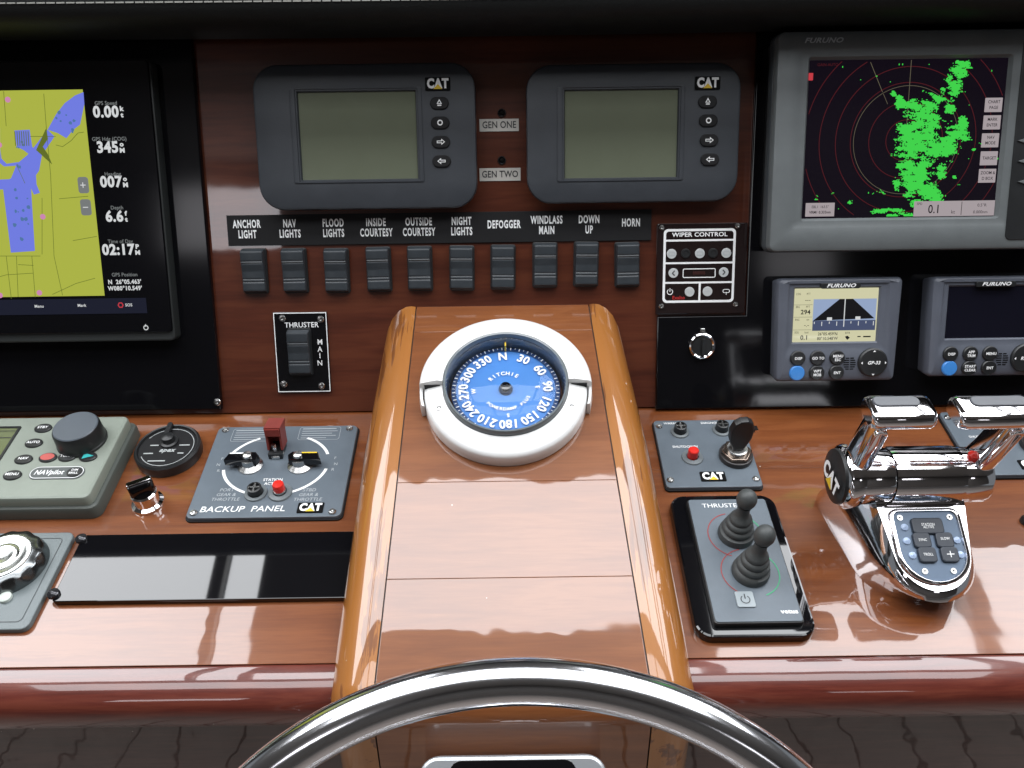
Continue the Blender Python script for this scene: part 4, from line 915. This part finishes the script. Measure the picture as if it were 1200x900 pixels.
for (q, tl_) in ((j1, (0.02, 0.0)), (j2, (0.05, 0.02))):
    b = MB()
    b.M = Matrix.Translation((q[0], q[1], .0172)) @ Matrix(((1, 0, tl_[0] * 1.5, 0), (0, 1, tl_[1] * 1.5, 0), (0, 0, 1, 0), (0, 0, 0, 1)))
    b.lathe([(r_ * (.80 if z_ < .04 else .76), z_ * .85) for r_, z_ in prof], 0, 0, 36).build('joystick', RUB, T.e, smooth=50)
q = P2(873, 703); pb = MB().prism(rrect(*q, .0175, .0175, .002), .0172, .0186, .0004).build('power_button', mat('power_key_grey', (.30, .34, .36), .4), T.e)
MB().lathe([(.0046, .0190), (.0038, .0190)], q[0], q[1] - .0006, 20, radians(125), radians(415)).rect(q[0] - .0005, q[1], q[0] + .0005, q[1] + .0055, .0190).build('power_symbol', PRINTD, pb, smooth=0)

# --- twin lever throttle
T = Thing('throttle_control', 'polished chrome twin lever throttle with keypad on its sloping face', 'throttle', DESK, 1085, 640)
L3 = lambda x, y, h: (*T.L(x, y, h), h)
def resample(pts, n):
    pts = [Vector(p) for p in pts]; d = [0]
    for a, b in zip(pts, pts[1:] + pts[:1]): d.append(d[-1] + (b - a).length)
    out = []; m = len(pts)
    for i in range(n):
        s_ = d[-1] * i / n; k_ = 0
        while d[k_ + 1] < s_: k_ += 1
        f = (s_ - d[k_]) / max(1e-9, d[k_ + 1] - d[k_]); out.append(pts[k_].lerp(pts[(k_ + 1) % m], f))
    return out
def smoothring(pts, it=6):
    for _ in range(it): pts = [pts[i - 1] * .25 + pts[i] * .5 + pts[(i + 1) % len(pts)] * .25 for i in range(len(pts))]
    return pts
NB = 72
HB = .085; c1 = L3(988, 558, HB); c2 = L3(1148, 552, HB); bc = ((c1[0] + c2[0]) / 2, (c1[1] + c2[1]) / 2 - .002, HB); BR = .0272
xl_, xr_ = c1[0], c2[0]
# body: symmetric U about its own middle line, sloping top face with the keypad
mx_ = (xl_ + xr_) / 2 + .004
vb = T.L(1105, 706, 0)[1]; vt = bc[1] + .015
tip = L3(1106, 690, .030)
def ushape(hw_top, hw_bot, y_top, y_bot, ztop, zbot, rr):
    pts = []; n = 14
    pts.append((mx_ - hw_top, y_top)); pts.append((mx_ - hw_bot, y_bot + rr))
    for i in range(1, n):
        a = pi + pi * i / n; pts.append((mx_ + hw_bot * cos(a), y_bot + rr + rr * sin(a)))
    pts.append((mx_ + hw_bot, y_bot + rr)); pts.append((mx_ + hw_top, y_top))
    out = []
    for x, y in pts: f = (y - y_bot) / (y_top - y_bot); out.append((x, y, zbot + (ztop - zbot) * f))
    ring = smoothring(resample(out, NB), 2); return ring
yb0 = vb; yb1 = T.L(1108, 698, .034)[1]
rings = [ushape(.070, .056, vt + .03, yb0, 0.0003, 0.0003, .044), ushape(.070, .0555, vt + .03, yb0 + .0005, .010, .006, .044), ushape(.064, .049, vt + .025, (yb0 + yb1) / 2 - .001, .040, .016, .043), ushape(.058, .0445, vt + .02, yb1 - .003, .064, .026, .042),
         ushape(.052, .040, vt + .01, yb1 - .001, .080, .032, .040), ushape(.049, .037, vt, yb1 + .003, .085, .0355, .037)]
b = MB(); b.loft([[tuple(p) for p in r] for r in rings]); b.build('body', CHROME, T.e, smooth=60)
# keypad recess on the sloping face
zt0 = .085; zb0 = .0355; yA_ = vt; yB_ = yb1 + .003
def zf(y): return zb0 + (zt0 - zb0) * (y - yB_) / (yA_ - yB_)
slope = atan2(zt0 - zb0, yA_ - yB_)
ky0 = yB_ + .009; ky1 = T.L(1090, 597, .070)[1]; kcy = (ky0 + ky1) / 2; klen = (ky1 - ky0) / cos(slope)
KM = Matrix.Translation((mx_, kcy, zf(kcy))) @ Matrix.Rotation(slope, 4, 'X')
def kshape(w_, l_, rb, rt):
    pts = []
    for i in range(15): a = pi + pi * i / 14; pts.append((w_ / 2 * cos(a), -l_ / 2 + rb + rb * sin(a)))
    for i in range(6): a = i * pi / 10; pts.append((w_ / 2 - rt + rt * cos(a), l_ / 2 - rt + rt * sin(a)))
    for i in range(6): a = pi / 2 + i * pi / 10; pts.append((-w_ / 2 + rt + rt * cos(a), l_ / 2 - rt + rt * sin(a)))
    return pts
kw = .060
b = MB(); b.M = KM; o = kshape(kw + .009, klen + .008, .030, .009); i_ = kshape(kw, klen, .028, .006)
b.loft([[(x, y, -.004) for x, y in o], [(x, y, .0022) for x, y in o], [(x, y, .0034) for x, y in inset(o, .0014)], [(x, y, .0034) for x, y in inset(i_, -.001)], [(x, y, .0012) for x, y in i_]], cap1=False); b.build('keypad_rim', CHROME, T.e, smooth=60)
kp = MB(); kp.M = KM; kp.prism(kshape(kw, klen, .028, .006), -.002, .0014); kp = kp.build('keypad_plate', mat('keypad_blue_grey', (.10, .14, .20), .36, metal=.3), T.e, smooth=30)
for (x, y, w_, h_, t) in ((.000, .030, .030, .016, 'STATION'), (-.0085, .008, .0165, .0150, 'SYNC'), (.0130, .008, .0165, .0150, 'SLOW'), (-.0065, -.014, .0170, .0150, 'TROLL'), (.0145, -.014, .0165, .0150, '+')):
    y = y * klen / .105; b = MB(); b.M = KM; b.prism(rrect(x, y, w_, h_, .0035), .0014, .0048, .0012); bt = b.build('key', mat('key_rubber', (.035, .042, .055), .45), kp)
for (x, y, t) in ((.000, .0315, 'STATION'), (.000, .0275, 'ACTIVE'), (-.0085, .008, 'SYNC'), (.0130, .0095, 'SLOW'), (-.0065, -.014, 'TROLL')):
    b = MB(); b.M = KM; b.text(t, .0026, x, y * klen / .105, .0052, sx=.85, bold=.01).build('key_lettering', PRINT, kp, smooth=0)
b = MB(); b.M = KM; yy = -.014 * klen / .105; b.rect(.0110, yy - .0004, .018, yy + .0004, .0052).rect(.0141, yy - .0030, .0149, yy + .0030, .0053).build('key_symbol', PRINT, kp, smooth=0)
for (x, y) in ((-.0215, .029), (-.0225, .008), (-.0200, -.014), (.0255, .008), (.0255, -.014)):
    b = MB(); b.M = KM; b.lathe([(.0036, .0014), (.0033, .0028), (.0001, .0040)], x, y * klen / .105, 16).build('indicator_lens', mat('lens_blue_white', (.38, .48, .66), .15), kp)
for (x, y) in ((-.024, .044), (.024, .044), (-.012, -.038), (.015, -.038)):
    b = MB(); b.M = KM; b.lathe([(.0030, .0014), (.0028, .0024), (.0012, .0024), (.0001, .0016)], x, y * klen / .105, 14).build('screw', STEELB, kp)
# barrel, collars, end caps
def xcyl(prof, n=44):
    b = MB(); b.M = Matrix.Translation((0, bc[1], HB)) @ Matrix(((0, 0, 1, 0), (1, 0, 0, 0), (0, 1, 0, 0), (0, 0, 0, 1))); b.lathe([(r, x) for x, r in prof], 0, 0, n); return b
D_ = xr_ - xl_
xcyl([(xl_ + D_ * .30, BR * .9), (xl_ + D_ * .30, BR * 1.04), (xl_ + D_ * .33, BR * 1.06), (xl_ + D_ * .76, BR * 1.06), (xl_ + D_ * .79, BR * 1.04), (xl_ + D_ * .79, BR * .9)]).build('barrel', CHROME, T.e, smooth=40)
xcyl([(xl_ + D_ * .08, BR * .8), (xl_ + D_ * .08, BR * 1.0), (xl_ + D_ * .10, BR * 1.03), (xl_ + D_ * .275, BR * 1.03), (xl_ + D_ * .295, BR * 1.0), (xl_ + D_ * .295, BR * .8)]).build('collar', CHROME, T.e, smooth=40)
xcyl([(xl_ + D_ * .795, BR * .8), (xl_ + D_ * .795, BR * .98), (xl_ + D_ * .81, BR * 1.0), (xl_ + D_ * .97, BR * 1.0), (xl_ + D_ * .99, BR * .94), (xl_ + D_ * .99, BR * .5), (xl_ + D_ * .99, .0001)]).build('collar', CHROME, T.e, smooth=40)
xcyl([(xl_ + D_ * .085, BR * .9), (xl_ + D_ * .08, BR * 1.10), (xl_ + D_ * .00, BR * 1.18), (xl_ - .004, BR * 1.10), (xl_ - .006, BR * 1.0)]).build('lever_hub', CHROME, T.e, smooth=40)
# black badge disc facing left and forward
b = MB(); b.M = Matrix.Translation((xl_ - .0045, bc[1], HB)) @ Matrix(((0, 0, -1, 0), (-1, 0, 0, 0), (0, 1, 0, 0), (0, 0, 0, 1)))
b.lathe([(BR * 1.03, .0), (BR * 1.0, .004), (BR * .7, .0065), (.0001, .0075)], 0, 0, 40); hub = b.build('hub_badge', BLK, T.e, smooth=50)
b = MB(); b.M = Matrix.Translation((xl_ - .0140, bc[1] - .004, HB)) @ Matrix(((0, 0, -1, 0), (-1, 0, 0, 0), (0, 1, 0, 0), (0, 0, 0, 1)))
b.text('CAT', .017, 0, .002, 0, sx=.8, bold=.05).build('emblem_lettering', PRINT, hub, smooth=0)
b = MB(); b.M = Matrix.Translation((xl_ - .0143, bc[1] - .004, HB)) @ Matrix(((0, 0, -1, 0), (-1, 0, 0, 0), (0, 1, 0, 0), (0, 0, 0, 1)))
b.flat([(-.008, -.0075), (.008, -.0075), (0, .003)], 0).build('emblem_triangle', YEL, hub, smooth=0)
# levers
def lever_arm(xa, sg, pxg, ga, gb):
    g0 = L3(*ga, .175); g1 = L3(*gb, .175)
    yG = (g0[1] + g1[1]) / 2
    dx = -.0035 if sg < 0 else -.011
    path = [(xa + dx, bc[1] + .004, HB + .002), (xa + dx * .62, bc[1] + (yG - bc[1]) * .35, HB + .034), (xa + dx * .25, bc[1] + (yG - bc[1]) * .7, HB + .062), (xa, yG, .170)]
    def sec(f): w_ = .0082 + .0022 * (1 - f); d_ = .0170 - .0045 * f; return rrect(0, 0, w_ * 2, d_ * 2, .0085, 6)
    arm = MB().sweep(path, sec, up=Vector((1, 0, 0))).build('lever_arm', CHROME, T.e, smooth=50)
    pz = [Vector(q) for q in path]; mid = (pz[0] + pz[-1]) / 2; t_ = (pz[-1] - pz[0]).normalized(); n_ = Vector((1, 0, 0)).cross(t_).normalized()
    if n_.y > 0: n_ = -n_
    b = MB(); x_ = t_.cross(n_); b.M = Matrix(((x_.x, t_.x, n_.x, mid.x), (x_.y, t_.y, n_.y, mid.y), (x_.z, t_.z, n_.z, mid.z), (0, 0, 0, 1)))
    b.bezel(rrect(0, .006, .0125, .062, .006, 6), rrect(0, .006, .0085, .056, .004, 6), .0120, .0165, .0148, .0010).build('arm_moulding', CHROME, T.e, smooth=50)
    xi = g1[0] if sg < 0 else g0[0]; xo = xa + sg * .013
    p2 = [(xo, yG, .170), (xo - sg * .004, yG, .174), (xi + sg * .004, yG + .001, .176), (xi, yG + .001, .174)]
    def sec2(f): k_ = .55 if f in (0.0, 1.0) else 1.0; return rrect(0, 0, .024 * (k_ * .4 + .6), .036 * (k_ * .3 + .7), .0095 * k_, 6)
    grip = MB(); pth = [(xo + (xi - xo) * f, yG, .174) for f in (0, .03, .10, .5, .9, .97, 1)]
    def sec3(f): e = min(f, 1 - f); k_ = (.72, .90, 1.0)[0 if e < .01 else 1 if e < .2 else 2]; return rrect(0, 0, .0185 * k_, .036 * k_, .0088 * k_, 6)
    grip.sweep(pth, sec3, up=Vector((0, 0, 1))); gr = grip.build('grip', CHROME, T.e, smooth=55)
    xm_ = (xo + xi) / 2 - sg * .004 * -1
    MB().prism(rrect(xm_, yG + .004, abs(xi - xo) * .72, .013, .006, 5), .1815, .1848, .001).build('grip_inlay', mat('grip_inlay_grey', (.06, .065, .075), .35), gr)
    return arm
lever_arm(xl_ + D_ * .075, -1, None, (1018, 482), (1092, 482))
lever_arm(xl_ + D_ * .985, 1, None, (1117, 482), (1190, 482))
x, y, z = L3(1143, 531, .118); MB().lathe([(.0045, -.002), (.0045, .004), (.003, .006), (.0001, .0065)], 0, 0, 18)
b = MB(); b.M = Matrix.Translation((x, y, .112)); b.lathe([(.006, -.01), (.0055, .004), (.003, .006), (.0001, .0065)], 0, 0, 18).build('red_release_button', REDB, T.e)

# --- small black knob cut by the right edge
T = Thing('rubber_bumper', 'small black rubber knob on the desk at the right edge', 'knob', DESK, 1203, 612)
MB().lathe([(.007, .0003), (.007, .004), (.005, .007), (.0001, .008)], 0, 0, 20).build('knob', BLK, T.e)

# ================================================================== COMPASS
T = Thing('compass', 'white ringed marine compass with blue card on the wooden pedestal', 'compass', PED, 592, 463, h=-0.0052)
e = T.e
cxp = T.L(592.5, 449.5, .030)   # centre of the bezel at its height
CX, CY = cxp
RB = T.L(664.5, 449.5, .030)[0] - CX; RO = (T.L(688.5, 465, .012)[0] - T.L(498, 465, .012)[0]) / 2
MB().lathe([(RO, .005), (RO + .0008, .008), (RO, .0195), (RO - .0012, .0225), (RO - .0045, .0248), (RB + .002, .0300), (RB + .001, .0260)], CX, CY, 96).build('base_ring', WHITE, e, smooth=50)
# hood over the far half: higher, wider, with two ears
RH = RO + .0050
n = 60; rings = []
prof = [(RH, .003), (RH + .0005, .014), (RH - .0008, .0300), (RH - .0030, .0330), (RB + .008, .0375), (RB + .0015, .0365), (RB + .0010, .0275)]
b = MB(); b.lathe(prof, CX, CY, n, 0, pi); b.build('hood', WHITE, e, smooth=50)
for sg in (-1, 1):
    b = MB(); a0_, a1_ = (-radians(15), 0) if sg > 0 else (pi, pi + radians(15))
    b.lathe([(RO + .0012, .0035), (RH, .0035), (RH + .0005, .014), (RH - .001, .0250), (RO + .0012, .0230)], CX, CY, 8, a0_, a1_); b.build('hood_ear', WHITE, e, smooth=50)
for sg in (-1, 1): MB().box((CX + sg * (RB + RO) / 2, CY - .0007, .0262), (RO - RB - .002, .0012, .0060)).build('hood_shadow_strip', BLK_MATT, e, smooth=0)  # dark strips stand in for the shadow below the hood's edge
MB().lathe([(RB + .0015, .024), (RB + .0012, .0360), (RB + .0004, .0372), (RB - .0016, .0368), (RB - .0026, .0330), (RB - .0034, .0160), (RB - .0040, .0000)], CX, CY, 96).build('bezel', mat('compass_bezel', (.13, .15, .16), .25, coat=.4), e, smooth=50)
# bowl, card
MB().lathe([(RB - .0038, .0002), (RB - .008, -.0000), (.0001, -.0002)], CX, CY, 64).build('bowl', mat('compass_bowl', (.008, .014, .022), .2), e)
ZC_ = .0150; RCd = RB * .90; CY0 = CY
CYc = CY + .0022
card = MB().lathe([(RCd, ZC_ - .002), (RCd, ZC_), (RCd * .7, ZC_ + .0006), (.0001, ZC_ + .0012)], CX, CYc, 80).build('card', mat('compass_card_blue', (.045, .19, .52), .4, var=.05), e, smooth=60)
MB().ring(circ(CX, CYc, RCd, 80), circ(CX, CYc, RCd * .915, 80), ZC_ + .0006).build('card_rim', mat('card_rim_navy', (.012, .05, .16), .4), card, smooth=0)
b = MB(); zz = ZC_ + .0022; rot0 = radians(4)
for d in range(0, 360, 5):
    a = radians(90 - d) + rot0; r1 = RCd * .985; r0 = RCd * (.945 if d % 10 else .925); b.line((CX + r0 * cos(a), CYc + r0 * sin(a)), (CX + r1 * cos(a), CYc + r1 * sin(a)), (.0007 if d % 10 else .0012), zz)
for d in range(0, 360, 30):
    a = radians(90 - d) + rot0; r = RCd * .765; b.text('N' if d == 0 else str(d), .0106, CX + r * cos(a), CYc + r * sin(a), zz, sx=.92, bold=.03, rot=a - pi / 2)
for t, d in (('E', 90), ('S', 180), ('W', 270)): a = radians(90 - d) + rot0; r = RCd * .585; b.text(t, .0048, CX + r * cos(a), CYc + r * sin(a), zz, bold=.02, rot=a - pi / 2)
def arc_text(t, size, r, mid, step, inv=False):
    n = len(t)
    for i, c in enumerate(t):
        a = mid + (-(i - (n - 1) / 2) * step if not inv else (i - (n - 1) / 2) * step)
        b.text(c, size, CX + r * cos(a), CYc + r * sin(a), zz, bold=.02, rot=(a - pi / 2) if not inv else (a + pi / 2))
arc_text('RITCHIE', .0050, RCd * .36, radians(98), radians(14))
arc_text('POWERDAMP PLUS', .0040, RCd * .45, radians(-80), radians(8.6), inv=True)
b.build('card_lettering', PRINT, card, smooth=0)
MB().lathe([(.0078, ZC_ + .001), (.0078, ZC_ + .004), (.0055, ZC_ + .008), (.004, ZC_ + .0085), (.0001, ZC_ + .0085)], CX, CYc, 28).build('pivot', BLK_GLOSS, e)
MB().box((CX, CY + RB - .0085, ZC_ + .008), (.0016, .006, .010)).build('lubber_line', YEL, e, smooth=0)
MB().lathe([((RB - .004) * cos(radians(q * 9)), .0315 + .018 * sin(radians(q * 9))) for q in range(10)] + [(.0001, .0495)], CX, CY, 72).build('glass_dome', GLASS, e, smooth=80)
for (x, y) in ((514.5, 479), (670, 477)):
    q = T.L(x, y, .027); MB().lathe([(.0030, .0262), (.0028, .0282), (.0018, .0286), (.0012, .0274), (.0001, .0272)], *q, 14).build('screw', STEELB, e)
for (x, y) in ((560, 511), (627, 510.5)):
    q = T.L(x, y, .026); MB().lathe([(.0022, .0252), (.0020, .0270), (.0012, .0274), (.0008, .0264), (.0001, .0262)], *q, 12).build('screw', STEELB, e)
q = T.L(594, 517.5, .026); MB().lathe([(.0050, .0245), (.0048, .0272), (.0032, .0280), (.0024, .0262), (.0001, .0262)], *q, 20).build('adjuster', WHITE, e)
MB().lathe([(.0022, .0264), (.0001, .0268)], *q, 12).build('adjuster_slot', BLK, e)

# ================================================================== STEERING WHEEL
root = bpy.data.objects.new('steering_wheel', None); COL.objects.link(root)
DW = .545; WR = DW * 478 / FP; TR = DW * 27.5 / FP / 1.0
ctr = CAM + (_f + CR * (616 - 600) / FP - CU * (1276 - 450) / FP) * DW
WM = Matrix(((CR.x, CU.x, -_f.x, ctr.x), (CR.y, CU.y, -_f.y, ctr.y), (CR.z, CU.z, -_f.z, ctr.z), (0, 0, 0, 1)))
root.matrix_world = WM; tag(root, 'polished stainless steering wheel rim in front of the pedestal', 'steering wheel')
b = MB(); nR, nr = 200, 32
b.loft([[((WR + TR * cos(2 * pi * j / nr)) * cos(2 * pi * i / nR), (WR + TR * cos(2 * pi * j / nr)) * sin(2 * pi * i / nR), TR * sin(2 * pi * j / nr)) for j in range(nr)] for i in range(nR + 1)], cap1=False)
b.build('rim', STEEL, root, smooth=60)
for k_ in range(5):
    a = radians(-90 + 72 * k_ + 0); 
    if abs(sin(a) - 1) < .01: continue
    MB().sweep([(.04 * cos(a), .04 * sin(a), -.05), (WR * .5 * cos(a), WR * .5 * sin(a), -.035), (WR * .99 * cos(a), WR * .99 * sin(a), 0)], circ(0, 0, .007, 14), up=Vector((0, 0, 1))).build('spoke', STEEL, root, smooth=60)
MB().lathe([(.05, -.075), (.052, -.045), (.045, -.030), (.0001, -.026)], 0, 0, 36).build('hub', STEEL, root, smooth=50)
MB().lathe([(.03, -.30), (.03, -.07)], 0, 0, 28).build('column', BLK, root, smooth=50)

# instrument rim just showing under the wheel
pz = Matrix.Translation((0, 0, 0))
NF = Frame(PED.o + PED.y * (-PL - .035) + PED.z * (-.035), Vector((0, cos(radians(38)), sin(radians(38)))))
T = Thing('tilt_lever_housing', 'silver rimmed black housing at the bottom edge under the wheel', 'housing', NF, 600, 930)
l = T.L(491, 895, .02); r = T.L(711, 895, .02); y1_ = T.L(600, 885.5, .02)[1]
cxx = (l[0] + r[0]) / 2; ww = r[0] - l[0]
MB().prism(rrect(cxx, y1_ - .06, ww, .12, .016, 6), -.03, .020, .003).build('rim_plate', mat('silver_plastic', (.42, .44, .46), .25, metal=.5), T.e)
MB().prism(rrect(cxx, y1_ - .0615, ww - .052, .117, .010, 6), .020, .0208, .0005).build('black_inset', BLK_GLOSS, T.e)

for o in bpy.data.objects:
    if o.type == 'MESH' and o.data and not o.data.materials: print('NO MAT', o.name)
S.render.engine = 'CYCLES'
